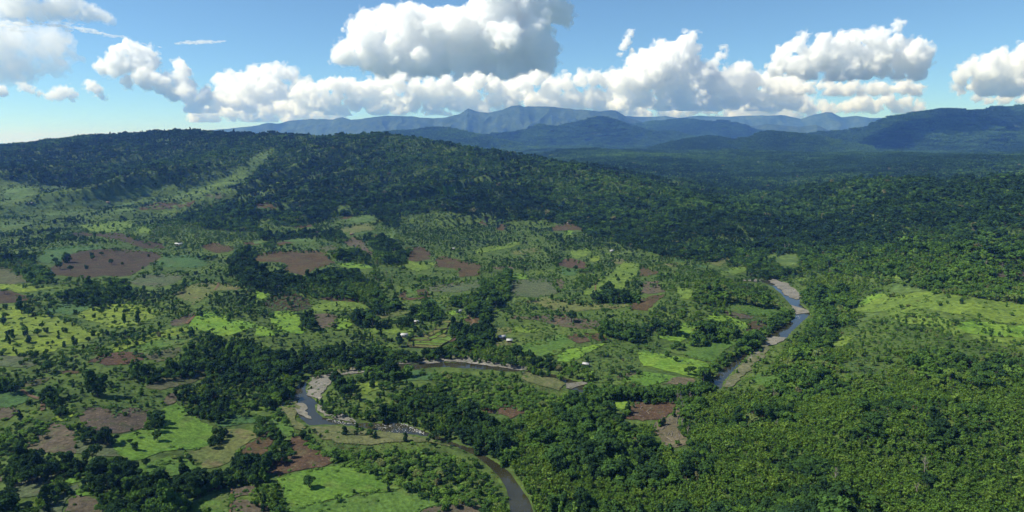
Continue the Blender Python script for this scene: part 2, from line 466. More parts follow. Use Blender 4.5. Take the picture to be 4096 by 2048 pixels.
# ------------------------------------------------------------------ ground sheet
def grid_faces(nr, nc):
    j, i = np.meshgrid(np.arange(nr - 1), np.arange(nc - 1), indexing='ij')
    a = (j * nc + i).ravel()
    return np.stack([a, a + 1, a + nc + 1, a + nc], 1)[:, ::-1]
me = mesh_from("ground", np.stack([GX.ravel(), GY.ravel(), GZ.ravel()], 1), grid_faces(NR, NT), [M['ground']], True)
link("ground", me, kind='structure', label="scrubby green valley floor and hillsides stretching to the horizon")

# ------------------------------------------------------------------ water
def water_mat(name, base, rough, bstr, foam=0.0):
    m, nt, out = new_mat(name)
    tc = nt.nodes.new("ShaderNodeTexCoord"); P = tc.outputs["Object"]
    n = noise(nt, 0.55, 3, 0.6, P, 0.4); n2 = noise(nt, 0.05, 3, 0.5, P)
    r = ramp(nt, [(0.35, base), (0.65, tuple(x * 1.7 for x in base))]); nt.links.new(n2.outputs[0], r.inputs[0])
    finish(nt, out, r.outputs[0], rough, 0.5, bump_n(nt, n.outputs[0], bstr, 0.5))
    return m
M['water'] = water_mat('river_water', (0.022, 0.022, 0.012), 0.06, 0.10)
M['foam'] = plain('foam', (0.55, 0.57, 0.57), 0.7, 0.2, 1.5, 0.1)

def poly_mesh(poly, step, zf, jitter=True):
    """fill an outline with a grid of points draped at height zf(x, y)"""
    poly = np.asarray(poly, float)
    P = []
    n = len(poly)
    for i in range(n):
        a, b = poly[i], poly[(i + 1) % n]
        L = np.hypot(*(b - a)); k = max(1, int(L / step))
        for q in range(k):
            p = a + (b - a) * q / k
            P.append(p)
    P = np.array(P)
    # drop coincident neighbours
    keep = np.hypot(*(P - np.roll(P, 1, axis=0)).T) > 1e-3
    P = P[keep]
    nbnd = len(P)
    lo, hi = P.min(0), P.max(0)
    gx, gy = np.meshgrid(np.arange(lo[0], hi[0], step), np.arange(lo[1], hi[1], step))
    gx = gx.ravel() + rng.uniform(-.2, .2, gx.size) * step; gy = gy.ravel() + rng.uniform(-.2, .2, gy.size) * step
    m = inside(gx, gy, P)
    gx, gy = gx[m], gy[m]
    if len(gx):
        d, _ = seg_dist(gx, gy, P, True); m = d > step * 0.4; gx, gy = gx[m], gy[m]
    pts = np.concatenate([P, np.stack([gx, gy], 1)]) if len(gx) else P
    c0 = pts.mean(0)
    vs_, _, fs_, *_ = mgeo.delaunay_2d_cdt([Vector(p - c0) for p in pts], [(i, (i + 1) % nbnd) for i in range(nbnd)], [], 1, 1e-4)
    V2 = np.array([(v.x, v.y) for v in vs_]) + c0
    F = [f for f in fs_ if len(f) == 3]
    out = []
    for f in F:
        a, b, c = V2[f[0]], V2[f[1]], V2[f[2]]
        if (b[0] - a[0]) * (c[1] - a[1]) - (b[1] - a[1]) * (c[0] - a[0]) < 0: f = (f[0], f[2], f[1])
        out.append(tuple(f))
    V = np.column_stack([V2, zf(V2[:, 0], V2[:, 1])])
    return V, np.array(out, np.int32).reshape(-1, 3)

V, F = poly_mesh(RIVER, 14.0, lambda x, y: np.full(x.shape, WZ))
link("water", mesh_from("water", V, F, [M['water']]), kind='structure', label="dark winding river reflecting the blue sky")

# ------------------------------------------------------------------ mountains: picture silhouettes at an assumed distance
def mountain(name, label, D, sil, mat, slope=0.42, base=30.0, seed=1, nx=None, rough=1.0, depthvar=0.05):
    S = np.array(sil, float)
    u = np.arange(S[0, 0], S[-1, 0] + 0.01, 0.75 if D < 12000 else 1.0)
    v = np.interp(u, S[:, 0], S[:, 1])
    v = v + 0.9 * (fbm(u / 6.0, u * 0, seed, 4) - 0.5) * rough
    wob = (fbm(u / 60.0, u * 0 + 5, seed + 3, 3) - 0.5) * 2 * depthvar * D
    dd = D + wob
    a, b, c = ray(u, v); t = dd / b
    cx, cz = a * t, CAMZ + c * t
    edge = np.minimum(sstep(S[0, 0], S[0, 0] + 25, u), sstep(S[-1, 0], S[-1, 0] - 25, u)) if False else 1.0
    W = np.maximum(cz - base, 40) / slope
    nt_ = 72
    T = np.r_[np.linspace(1.15, 0, nt_), np.linspace(0, -1.0, 16)[1:]]
    X = np.zeros((len(T), len(u))); Y = X.copy(); Z = X.copy()
    for i, tt in enumerate(T):
        y = dd - tt * W
        x = cx * (y / dd) ** 0.35
        at = abs(tt)
        prof = np.clip(1 - at, -0.2, 1) ** 1.0 if at <= 1 else np.full(len(u), -(at - 1) * 0.3)
        prof = 0.78 * prof + 0.22 * prof * np.abs(prof)
        z = base + (cz - base) * prof
        amp = (cz - base) * min(at * 1.7, 1.0) * max(0.0, 1 - at * 0.75)
        rid = 1 - np.abs(2 * fbm(x / (0.052 * D) + 3.1 + tt * 0.25, y / (0.115 * D), seed + 7, 4) - 1) * 2.2
        rid2 = fbm(x / (0.017 * D), y / (0.024 * D), seed + 9, 4) - 0.5
        z = z + amp * (0.44 * (rid - 0.6) + 0.40 * rid2)
        if tt > 0: z = np.minimum(z, CAMZ + (cz - CAMZ) * (y / dd) - 1.5 - 0.06 * (cz - base) * min(at * 3, 1))
        X[i], Y[i], Z[i] = x, y, np.maximum(z, base - 25 - 40 * (at > 0.97))
    me = mesh_from(name, np.stack([X.ravel(), Y.ravel(), Z.ravel()], 1), grid_faces(*X.shape)[:, ::-1], [mat], True)
    o = link(name, me, kind='structure', label=label)
    MTN.append((D, X, Y, Z))
    return o
MTN = []
M['mtn'] = soil_like('mountain_forest', (0.026, 0.046, 0.020), (0.050, 0.074, 0.028), (0.018, 0.034, 0.017), 0.004, 0.035, bump=1.0)
mountain("mountain", "long blue mountain range under the cloud bank behind the main ridge", 13500,
         [(150, 137), (180, 134), (201, 131), (230, 128.5), (256, 125.5), (268, 123), (278, 123.6), (293, 120), (311, 119), (321, 119), (333, 119.3), (342, 117), (351, 119.6), (369, 118), (384, 115.5), (410, 116), (420, 117.5), (432, 118.5), (444, 117.5), (460, 114), (468, 108.4), (475, 111), (488, 113), (502, 110), (512, 106), (519, 105), (524, 107), (528, 106.2), (554, 106.6), (575, 109.6), (587, 110), (600, 111.5), (609, 110), (616, 110.6), (627, 117), (639, 121), (655, 125), (680, 131), (705, 136)], M['mtn'], 0.40, 40, 5)
mountain("mountain", "rounded blue green mountain in front of the long range, middle of the view", 8800,
         [(430, 141), (470, 137), (495, 134), (512, 132), (527, 128.9), (539, 124.5), (557, 126.7), (570, 123), (582, 121), (588, 118), (595.5, 116), (607, 117), (625, 124), (640, 129), (655, 132), (673, 131.5), (694, 137), (715, 141)], M['mtn'], 0.36, 60, 15)
mountain("mountain", "double humped wooded mountain right of the middle, before the pale far range", 11000,
         [(600, 133), (620, 127), (646, 122), (662, 120), (680.5, 118.5), (692, 119), (704, 121), (712, 122), (719, 120.6), (725, 120), (739, 124), (750, 128), (761, 131), (780, 136), (795, 140)], M['mtn'], 0.36, 60, 25)
mountain("mountain", "small cone shaped wooded hill behind the slope of the main ridge", 7200,
         [(365, 140), (385, 133), (400, 131), (420, 130), (439, 126), (455, 130), (475, 135), (495, 140), (520, 144)], M['mtn'], 0.36, 60, 35)
mountain("mountain", "pale blue farthest range with a pointed peak below small clouds", 17500,
         [(600, 121), (627, 116), (645, 117), (664, 116), (680, 117.8), (700, 115.6), (728, 117), (744.6, 115.6), (756, 115.3), (768, 116), (781, 115), (793, 117), (801, 119), (813, 115), (826, 112), (832, 112.3), (841, 117), (856, 116), (863, 117), (871, 118), (884, 118), (900, 121), (930, 128)], M['mtn'], 0.42, 40, 45)
mountain("mountain", "low blue foothill below the pointed peak of the farthest range", 13500,
         [(735, 132), (752, 126), (768, 124), (782, 125), (798, 127), (806, 126), (816, 124.5), (828, 130), (845, 134), (865, 138)], M['mtn'], 0.36, 60, 55)
mountain("mountain", "big wooded mountain with a dark cloud shadow at the edge of the valley", 7400,
         [(770, 140), (795, 136.5), (814, 133.4), (845.5, 130.5), (863, 128), (872, 124), (881, 120), (889, 117.6), (898, 115.5), (910, 113), (921.6, 111), (932, 110.5), (945, 108.4), (960, 109.3), (970, 110), (977, 110), (988, 108), (999, 106.6), (1010, 106), (1020, 105), (1060, 103), (1110, 107), (1160, 111), (1230, 118)], M['mtn'], 0.27, 70, 65)
mountain("mountain", "low wooded foothill at the near foot of the big mountain", 5900,
         [(650, 149), (670, 143), (683, 140), (695, 138), (706, 136), (715, 136.5), (724, 138), (736, 140), (743, 138), (750.6, 137), (760, 133), (768, 131), (775, 130.8), (790, 133), (810, 134.5), (835, 140), (870, 147)], M['mtn'], 0.30, 60, 75)
print("mountains", time.perf_counter() - T0)

# ------------------------------------------------------------------ fields, as outlines read from the photograph
FIELDS = []
def fld(mat, k, pts, name=None, cover=2, kind_label=None):
    FIELDS.append((mat, px(k, pts), name, cover, kind_label))
fld('hillgrass', 'W', [(700, 362), (690, 385), (672, 395), (668, 412), (640, 425), (615, 462), (560, 470), (500, 500), (400, 505), (430, 485), (470, 478), (520, 452), (570, 440), (580, 425), (620, 410), (640, 388)], cover=11)
fld('palecrop', 'A', [(20, 130), (100, 90), (220, 85), (260, 130), (180, 180), (60, 180)])
fld('palecrop', 'A', [(560, 170), (620, 110), (760, 85), (780, 130), (700, 170)])
fld('palecrop', 'A', [(760, 170), (1000, 120), (1090, 80), (1110, 130), (1000, 165), (880, 180)])
fld('palecrop', 'A', [(1150, 105), (1200, 75), (1300, 60), (1270, 90)])
fld('palecrop', 'A', [(0, 240), (150, 215), (330, 192), (560, 195), (760, 187), (1000, 190), (1160, 165), (1150, 190), (960, 220), (720, 232), (500, 218), (240, 252), (0, 290)], cover=3)
fld('palecrop', 'A', [(270, 305), (420, 272), (560, 255), (650, 250), (560, 288), (380, 305)])
fld('palecrop', 'A', [(740, 275), (860, 245), (1000, 235), (1020, 250), (900, 272)])
fld('palecrop', 'A', [(0, 358), (150, 345), (300, 340), (200, 372), (0, 395)])
fld('soil', 'A', [(1000, 245), (1180, 200), (1440, 190), (1400, 240), (1250, 250), (1080, 262)], cover=3)
fld('olivedark', 'A', [(1500, 150), (1560, 130), (1650, 140), (1640, 162), (1560, 178)])
fld('grass', 'A', [(600, 370), (760, 350), (900, 330), (1000, 350), (960, 400), (800, 420), (650, 410)], cover=3)
fld('grass', 'A', [(980, 400), (1050, 370), (1130, 400), (1100, 430), (1010, 430)])
fld('soildark', 'A', [(520, 430), (600, 418), (900, 430), (980, 460), (1050, 485), (1200, 505), (1210, 540), (1050, 540), (950, 500), (860, 480), (700, 450), (560, 452)], cover=3)
fld('bluecrop', 'A', [(250, 620), (330, 545), (500, 520), (720, 520), (800, 535), (760, 545), (560, 565), (470, 605), (390, 660), (300, 640)])
fld('soildark', 'A', [(350, 690), (480, 605), (560, 565), (760, 545), (900, 548), (1050, 560), (1180, 570), (1195, 600), (1130, 650), (1040, 690), (960, 740), (860, 750), (760, 740), (640, 760), (520, 745), (400, 740)])
fld('bluecrop', 'A', [(1200, 590), (1400, 588), (1530, 620), (1520, 650), (1440, 690), (1330, 680), (1240, 680), (1140, 662)])
fld('greycrop', 'A', [(940, 790), (1000, 740), (1150, 725), (1370, 735), (1330, 770), (1240, 810), (1150, 830), (1000, 812)])
fld('olivedark', 'A', [(-60, 680), (60, 680), (160, 740), (220, 790), (120, 803), (-60, 803)])
fld('lime', 'A', [(-60, 808), (120, 808), (300, 820), (440, 830), (300, 850), (140, 868), (60, 842), (-60, 840)])
fld('soildark', 'A', [(-60, 842), (80, 852), (200, 890), (220, 920), (100, 940), (-60, 955)])
fld('bluecrop', 'A', [(300, 990), (440, 950), (640, 948), (700, 958), (620, 1000), (520, 1030), (400, 1012)])
fld('lime', 'A', [(560, 1040), (640, 990), (740, 960), (900, 950), (1060, 960), (1160, 1000), (1140, 1050), (1060, 1080), (960, 1110), (860, 1130), (760, 1100), (640, 1070)], cover=3)
fld('lime', 'A', [(-60, 975), (140, 960), (240, 1000), (360, 1030), (480, 1050), (560, 1090), (640, 1140), (760, 1180), (640, 1230), (480, 1250), (400, 1300), (200, 1320), (-60, 1370)], cover=3)
fld('olive', 'A', [(1270, 880), (1380, 810), (1500, 790), (1610, 785), (1700, 800), (1790, 830), (1740, 850), (1600, 850), (1520, 900), (1420, 960), (1350, 912)])
fld('soilpale', 'A', [(1250, 1090), (1330, 1050), (1440, 1012), (1452, 1022), (1370, 1095), (1300, 1112)])
fld('limegrass', 'A', [(1380, 1060), (1500, 1002), (1620, 1022), (1700, 1062), (1884, 1090), (1884, 1120), (1750, 1160), (1640, 1190), (1500, 1150), (1420, 1130)], cover=3)
fld('lime', 'A', [(820, 1250), (1000, 1190), (1200, 1150), (1350, 1120), (1420, 1132), (1250, 1190), (1080, 1230), (900, 1300), (830, 1300)], cover=3)
fld('crop', 'A', [(1000, 1262), (1180, 1200), (1380, 1170), (1450, 1200), (1400, 1230), (1200, 1270), (1050, 1296)])
fld('soil', 'A', [(1480, 520), (1560, 500), (1640, 510), (1740, 530), (1700, 560), (1600, 575), (1520, 550)])
fld('soil', 'A', [(1790, 500), (1900, 480), (1900, 512), (1830, 516)])
# middle
fld('soil', 'B', [(-10, 600), (120, 560), (330, 555), (470, 555), (540, 600), (580, 650), (480, 680), (420, 700), (340, 740), (220, 710), (220, 650), (150, 640), (-10, 640)])
fld('palecrop', 'B', [(650, 345), (690, 325), (760, 295), (880, 290), (870, 320), (820, 355), (750, 348)])
fld('olive', 'B', [(600, 392), (700, 375), (760, 358), (850, 360), (880, 400), (720, 432), (620, 420)])
fld('palecrop', 'B', [(960, 460), (980, 400), (1010, 360), (1030, 420), (1030, 470)])
fld('soil', 'B', [(1110, 600), (1150, 530), (1230, 530), (1290, 570), (1270, 622), (1160, 640), (1120, 622)])
fld('soil', 'B', [(1310, 680), (1340, 610), (1400, 595), (1500, 630), (1640, 650), (1660, 660), (1640, 740), (1500, 752), (1470, 690), (1380, 680)])
fld('grass', 'B', [(1080, 650), (1130, 625), (1200, 650), (1340, 640), (1280, 690), (1180, 720), (1120, 690)])
fld('soilpale', 'B', [(1740, 676), (1890, 672), (1890, 694), (1760, 696)])
fld('soildark', 'B', [(50, 950), (130, 870), (280, 870), (380, 910), (420, 960), (330, 1000), (130, 1002), (70, 980)], cover=6)
fld('limegrass', 'B', [(-10, 830), (60, 850), (100, 880), (50, 915), (-10, 912)])
fld('limegrass', 'B', [(100, 1060), (140, 1005), (280, 1000), (330, 1040), (320, 1100), (380, 1130), (340, 1170), (160, 1150)], cover=3)
fld('limegrass', 'B', [(-10, 1100), (100, 1130), (200, 1170), (100, 1188), (-10, 1180)], cover=3)
fld('soilpale', 'B', [(430, 1030), (520, 1020), (610, 1040), (590, 1100), (490, 1130), (460, 1080)])
fld('limegrass', 'B', [(600, 1070), (640, 1040), (700, 1060), (712, 1100), (650, 1140), (590, 1130)])
fld('soilred', 'B', [(1030, 900), (1085, 858), (1110, 852), (1110, 905), (1185, 905), (1270, 890), (1285, 892), (1200, 920), (1090, 917)])
fld('crop', 'B', [(1088, 858), (1110, 840), (1200, 820), (1250, 845), (1170, 850), (1185, 893), (1115, 902)])
fld('bluecrop', 'B', [(1205, 922), (1290, 905), (1380, 960), (1390, 990), (1320, 972)])
fld('olive', 'B', [(850, 1040), (980, 1000), (1130, 985), (1140, 1010), (1020, 1042), (900, 1060)], cover=3)
fld('grass', 'B', [(420, 960), (600, 932), (800, 940), (840, 980), (700, 1000), (560, 1010), (430, 1002)], cover=3)
fld('grass', 'B', [(790, 1130), (940, 1100), (1120, 1110), (1200, 1130), (1100, 1180), (960, 1160), (860, 1172)], cover=3)
fld('greycrop', 'B', [(1220, 830), (1420, 800), (1640, 770), (1660, 830), (1500, 862), (1300, 860)], cover=3)
fld('limegrass', 'B', [(1400, 1012), (1480, 1000), (1500, 1020), (1420, 1032)])
fld('soil', 'B', [(1530, 1060), (1570, 1042), (1640, 1035), (1645, 1090), (1600, 1110), (1550, 1100)])
fld('olive', 'B', [(1760, 1130), (1890, 1115), (1890, 1160), (1780, 1182)])
fld('olive', 'B', [(1740, 1242), (1860, 1212), (1890, 1250), (1780, 1262)])
fld('grass', 'B', [(1590, 556), (1700, 530), (1890, 505), (1890, 530), (1760, 556), (1640, 582)], cover=3)
fld('limegrass', 'B', [(1310, 140), (1345, 70), (1480, 85), (1470, 150), (1390, 157)])
fld('hillgrass', 'B', [(580, 250), (600, 215), (690, 215), (690, 260), (620, 272)], cover=3)
fld('hillgrass', 'B', [(300, 210), (400, 210), (380, 250), (310, 242)], cover=3)
fld('soil', 'B', [(610, 322), (660, 297), (720, 295), (660, 326)])
fld('soil', 'B', [(280, 382), (400, 360), (440, 375), (300, 397)])
fld('soil', 'B', [(-10, 215), (90, 195), (160, 235), (60, 256), (-10, 242)])
fld('palecrop', 'B', [(150, 490), (220, 460), (290, 455), (420, 460), (440, 490), (330, 492), (200, 492)])
fld('soil', 'B', [(120, 512), (200, 487), (280, 500), (160, 527)])
fld('palecrop', 'B', [(-10, 470), (60, 465), (90, 490), (-10, 512)])
fld('olivedark', 'B', [(460, 537), (560, 515), (620, 540), (600, 570), (520, 572)])
fld('soilpale', 'B', [(640, 490), (720, 455), (780, 480), (820, 540), (880, 592), (800, 580), (740, 530), (680, 522)], cover=3)
fld('soil', 'B', [(400, 420), (470, 410), (470, 430), (410, 436)])
fld('soil', 'B', [(1640, 350), (1680, 305), (1710, 310), (1690, 372)])
fld('soil', 'B', [(1760, 402), (1800, 360), (1850, 370), (1820, 412)])
fld('limegrass', 'B', [(590, 655), (720, 645), (880, 685), (800, 692), (680, 690)])
fld('soil', 'B', [(450, 890), (560, 890), (800, 920), (760, 940), (620, 930), (480, 912)])
fld('soil', 'C', [(290, 385), (330, 370), (400, 362), (520, 380), (520, 405), (290, 412)])
fld('grass', 'C', [(440, 590), (450, 545), (560, 540), (590, 570), (540, 600), (470, 620)])
fld('lime', 'C', [(570, 630), (600, 590), (640, 595), (640, 630), (600, 642)])
fld('limegrass', 'C', [(380, 440), (410, 410), (460, 415), (440, 442)])
fld('soilred', 'C', [(330, 665), (370, 625), (420, 615), (520, 635), (560, 660), (540, 690), (440, 686)])
fld('bluecrop', 'C', [(340, 720), (380, 690), (460, 690), (500, 715), (480, 740), (400, 752)])
fld('grass', 'C', [(480, 880), (560, 830), (640, 770), (760, 680), (820, 640), (880, 640), (940, 665), (930, 720), (900, 760), (860, 790), (850, 830), (780, 850), (660, 832), (640, 882)], cover=3)
fld('soil', 'C', [(940, 747), (950, 665), (1010, 685), (1080, 720), (1000, 747)])
fld('soilpale', 'C', [(940, 820), (980, 785), (1080, 780), (1090, 830), (1130, 860), (1000, 880), (960, 872)], cover=3)
fld('soil', 'C', [(900, 940), (960, 912), (1040, 887), (1130, 880), (1080, 920), (1000, 1000), (880, 990), (850, 972)])
fld('olive', 'C', [(90, 930), (250, 895), (400, 920), (560, 950), (700, 950), (880, 940), (850, 968), (800, 980), (640, 990), (540, 1000), (380, 1010), (240, 972)], cover=3)
fld('soilpale', 'C', [(-10, 1030), (120, 1045), (260, 1030), (400, 1040), (540, 1060), (680, 1075), (620, 1130), (480, 1132), (320, 1110), (200, 1072), (-10, 1062)], cover=3)
fld('grass', 'C', [(-10, 1130), (60, 1110), (200, 1140), (260, 1130), (140, 1160), (-10, 1162)], cover=3)
fld('limegrass', 'C', [(1060, 1180), (1200, 1150), (1250, 1090), (1300, 1090), (1360, 1102), (1330, 1170), (1300, 1190), (1240, 1230), (1160, 1222), (1080, 1200)])
fld('limegrass', 'C', [(1430, 1050), (1480, 1020), (1600, 1040), (1720, 1090), (1740, 1110), (1690, 1132), (1600, 1070), (1500, 1082)])
fld('crop', 'C', [(1560, 990), (1650, 930), (1760, 945), (1890, 987), (1890, 1030), (1780, 1035), (1640, 1010)])
fld('soilpale', 'C', [(1530, 1002), (1560, 996), (1640, 1014), (1780, 1040), (1760, 1060), (1640, 1052)])
fld('soil', 'C', [(1700, 1180), (1760, 1090), (1870, 1070), (1885, 1100), (1800, 1152)])
fld('grass', 'C', [(1540, 720), (1640, 672), (1730, 670), (1730, 700), (1640, 742), (1560, 742)])
fld('bluecrop', 'C', [(1690, 850), (1780, 845), (1850, 850), (1840, 880), (1740, 882)])
fld('crop', 'C', [(970, 560), (1030, 550), (1080, 570), (1040, 592)])
fld('olive', 'C', [(1120, 655), (1180, 650), (1250, 670), (1180, 682)])
fld('bluecrop', 'C', [(1180, 610), (1260, 620), (1270, 650), (1200, 637)])
fld('olive', 'C', [(1390, 632), (1500, 620), (1560, 602), (1615, 600), (1610, 640), (1520, 672), (1440, 652)], cover=3)
fld('bluecrop', 'C', [(1330, 662), (1420, 660), (1440, 690), (1350, 682)])
fld('grass', 'C', [(1220, 830), (1300, 830), (1330, 850), (1300, 920), (1240, 912)])
fld('olive', 'C', [(720, 622), (860, 625), (830, 638), (800, 660), (760, 655)])
fld('soilpale', 'C', [(300, 770), (340, 755), (390, 790), (370, 842), (340, 830)])
fld('grass', 'C', [(-10, 500), (50, 490), (70, 510), (-10, 532)])
fld('olive', 'C', [(-10, 562), (120, 545), (220, 530), (160, 572), (20, 592)], cover=3)
fld('greycrop', 'C', [(-10, 780), (250, 762), (350, 860), (300, 890), (150, 900), (-10, 882)])
fld('limegrass', 'C', [(-10, 720), (120, 740), (120, 765), (-10, 772)])
fld('hillgrass', 'D', [(20, 632), (100, 572), (200, 560), (230, 600), (220, 660), (130, 672)])
fld('hillgrass', 'D', [(-10, 582), (60, 545), (70, 590), (-10, 640)])
fld('grass', 'D', [(600, 970), (700, 912), (760, 880), (850, 870), (980, 890), (1100, 862), (1300, 850), (1500, 870), (1700, 900), (1960, 930), (1960, 1100), (1700, 1088), (1500, 1050), (1300, 1010), (1100, 1000), (900, 1010), (750, 1012), (620, 1000)], cover=3)
fld('grass', 'D', [(780, 715), (900, 720), (1040, 750), (1060, 780), (950, 762), (820, 742)], cover=3)
fld('hillgrass', 'D', [(840, 762), (1000, 790), (1200, 830), (1280, 848), (1100, 858), (960, 868), (850, 802)], cover=3)
fld('limegrass', 'D', [(1350, 1092), (1500, 1070), (1700, 1102), (1960, 1104), (1960, 1200), (1760, 1192), (1600, 1180), (1450, 1162)], cover=3)
fld('grass', 'D', [(880, 1010), (1100, 1000), (1340, 1060), (1450, 1160), (1380, 1190), (1200, 1130), (1000, 1090)], cover=7)
fld('grass', 'D', [(1480, 1180), (1760, 1195), (1960, 1205), (1960, 1290), (1700, 1262), (1560, 1240)], cover=7)
fld('limegrass', 'D', [(620, 970), (700, 915), (760, 884), (820, 876), (840, 900), (760, 925), (700, 960), (640, 985)])
fld('hillgrass', 'D', [(600, 1042), (720, 1016), (800, 1030), (740, 1072), (640, 1092)], cover=3)
fld('soilpale', 'D', [(1590, 712), (1700, 702), (1960, 720), (1960, 762), (1700, 752)])
fld('grass', 'D', [(1820, 1242), (1960, 1200), (1960, 1290), (1830, 1290)], cover=3)
fld('grass', 'D', [(450, 1212), (560, 1180), (610, 1190), (560, 1262), (480, 1262)], cover=3)
fld('grass', 'D', [(200, 762), (280, 756), (260, 780), (200, 792)])
fld('crop', 'D', [(-10, 980), (60, 990), (100, 1020), (-10, 1052)])
fld('hillgrass', 'D', [(1110, 32), (1240, 40), (1380, 56), (1250, 52)])
# near left
fld('lime', 'E', [(-60, 66), (200, 52), (380, 32), (300, 110), (-60, 126)], cover=3)
fld('greycrop', 'E', [(-60, 132), (230, 142), (300, 200), (200, 230), (-60, 215)], cover=3)
fld('soilred', 'E', [(640, 190), (760, 130), (900, 107), (1060, 120), (1060, 170), (960, 202), (780, 212)])
fld('olivedark', 'E', [(1065, 130), (1200, 100), (1320, 75), (1330, 110), (1230, 180), (1150, 190), (1080, 160)])
fld('bluecrop', 'E', [(-60, 375), (130, 375), (200, 430), (190, 480), (100, 512), (-60, 522)])
fld('bluecrop', 'E', [(195, 392), (320, 390), (330, 448), (240, 440)])
fld('soilpale', 'E', [(-60, 532), (110, 514), (130, 560), (60, 610), (-60, 620)])
fld('burnt', 'E', [(560, 580), (650, 520), (780, 515), (850, 560), (960, 520), (1100, 540), (1120, 620), (1100, 650), (980, 690), (880, 712), (700, 712), (620, 640)])
fld('soilpale', 'E', [(120, 840), (290, 720), (380, 625), (480, 650), (545, 720), (556, 860), (420, 870), (280, 852)])
fld('greycrop', 'E', [(562, 860), (550, 762), (700, 746), (815, 762), (838, 830), (880, 880), (760, 882), (650, 862)])
fld('cropb', 'E', [(822, 762), (900, 722), (1100, 680), (1180, 660), (1220, 600), (1200, 530), (1300, 480), (1360, 520), (1440, 600), (1570, 660), (1560, 720), (1540, 800), (1400, 830), (1250, 840), (1100, 880), (1000, 912), (900, 890), (842, 832)])
fld('crop', 'E', [(940, 970), (1060, 922), (1240, 882), (1340, 888), (1420, 932), (1480, 970), (1300, 1020), (1150, 1052), (1000, 1040)])
fld('olive', 'E', [(1345, 884), (1380, 860), (1500, 810), (1620, 742), (1680, 680), (1760, 677), (1900, 690), (1890, 745), (1800, 795), (1750, 870), (1700, 900), (1600, 960), (1484, 966), (1424, 924)])
fld('soil', 'E', [(1805, 796), (1900, 745), (1960, 690), (2000, 730), (2004, 780), (1940, 870), (1884, 880), (1800, 880), (1760, 872)])
fld('olivedark', 'E', [(1070, 372), (1080, 322), (1180, 295), (1340, 290), (1440, 252), (1520, 240), (1510, 290), (1440, 330), (1300, 370), (1180, 392)])
fld('soilpale', 'E', [(1200, 482), (1240, 420), (1300, 400), (1330, 440), (1298, 478), (1230, 502)])
fld('greycrop', 'E', [(20, 1120), (160, 1042), (300, 1020), (420, 1000), (475, 984), (440, 1030), (300, 1110), (280, 1170), (100, 1182)])
fld('cropb', 'E', [(480, 984), (640, 950), (600, 1000), (580, 1070), (520, 1082), (488, 1040)])
fld('greycrop', 'E', [(240, 1330), (380, 1200), (500, 1120), (570, 1085), (580, 1110), (520, 1170), (470, 1250), (440, 1330)])
fld('cropb', 'E', [(542, 1150), (620, 1100), (680, 1100), (720, 1160), (640, 1170), (560, 1162)])
fld('soilpale', 'E', [(465, 1330), (500, 1200), (560, 1168), (660, 1178), (720, 1200), (760, 1270), (790, 1330)])
fld('crop', 'E', [(1270, 1330), (1400, 1164), (1500, 1142), (1700, 1142), (1690, 1330)])
fld('soilpale', 'E', [(1712, 1130), (1720, 1090), (1884, 1102), (1884, 1170), (1722, 1190)])
fld('soilpale', 'E', [(1702, 1200), (1820, 1200), (1984, 1240), (1984, 1330), (1700, 1330)])
fld('soilpale', 'E', [(1560, 1092), (1700, 1070), (1840, 1040), (1842, 1060), (1708, 1086), (1600, 1136), (1400, 1160)])
fld('bluecrop', 'E', [(1560, 612), (1700, 570), (1860, 590), (1900, 602), (1900, 640), (1750, 650), (1600, 660)])
fld('grass', 'E', [(1760, 512), (1884, 500), (1960, 505), (1990, 520), (1960, 540), (1800, 534)])
fld('olive', 'E', [(-10, 870), (40, 832), (90, 800), (50, 862), (-10, 892)])
fld('soil', 'E', [(430, 252), (560, 250), (620, 265), (480, 282)])
fld('olivedark', 'E', [(150, 352), (280, 312), (420, 282), (340, 332), (200, 372)])
fld('soilpale', 'E', [(-60, 960), (40, 970), (30, 1060), (-60, 1082)])
fld('lime', 'E', [(380, 602), (480, 562), (560, 545), (530, 592), (450, 622)])
fld('soilred', 'F', [(262, 742), (330, 732), (420, 800), (520, 860), (630, 915), (480, 962), (330, 982), (170, 1030), (60, 1000), (100, 920), (200, 890), (280, 850), (270, 790)])
fld('cropb', 'F', [(150, 1045), (330, 990), (520, 958), (650, 928), (720, 945), (840, 980), (960, 1030), (1100, 1085), (1135, 1098), (1000, 1136), (850, 1146), (700, 1176), (560, 1196), (400, 1236), (230, 1258), (220, 1200), (180, 1100)])
fld('crop', 'F', [(210, 1330), (232, 1268), (404, 1246), (564, 1206), (704, 1186), (854, 1156), (1004, 1146), (1140, 1106), (1240, 1150), (1350, 1200), (1336, 1238), (1230, 1268), (1180, 1330)])
fld('soilpale', 'F', [(1190, 1330), (1236, 1275), (1342, 1245), (1520, 1185), (1660, 1220), (1690, 1330)])
fld('crop', 'F', [(70, 602), (150, 575), (230, 620), (270, 720), (232, 740), (170, 680), (110, 622)])
fld('lime', 'F', [(730, 350), (800, 330), (930, 330), (960, 360), (940, 380), (850, 400), (830, 430), (770, 412)])
fld('bluecrop', 'F', [(780, 302), (900, 292), (1060, 280), (1180, 247), (1290, 265), (1330, 290), (1280, 320), (1100, 330), (960, 318), (840, 325)])
fld('lime', 'F', [(1410, 420), (1480, 415), (1580, 470), (1650, 520), (1600, 512), (1520, 462), (1420, 452)])
fld('soilred', 'F', [(1640, 540), (1720, 505), (1884, 490), (1990, 512), (1990, 556), (1900, 592), (1870, 605), (1800, 570), (1700, 562)])
fld('reeds', 'F', [(395, 668), (560, 656), (720, 684), (900, 702), (1100, 727), (1300, 757), (1420, 800), (1460, 830), (1300, 785), (1100, 772), (900, 790), (700, 790), (560, 760), (480, 760), (420, 702)], 'reed_bed', 9)
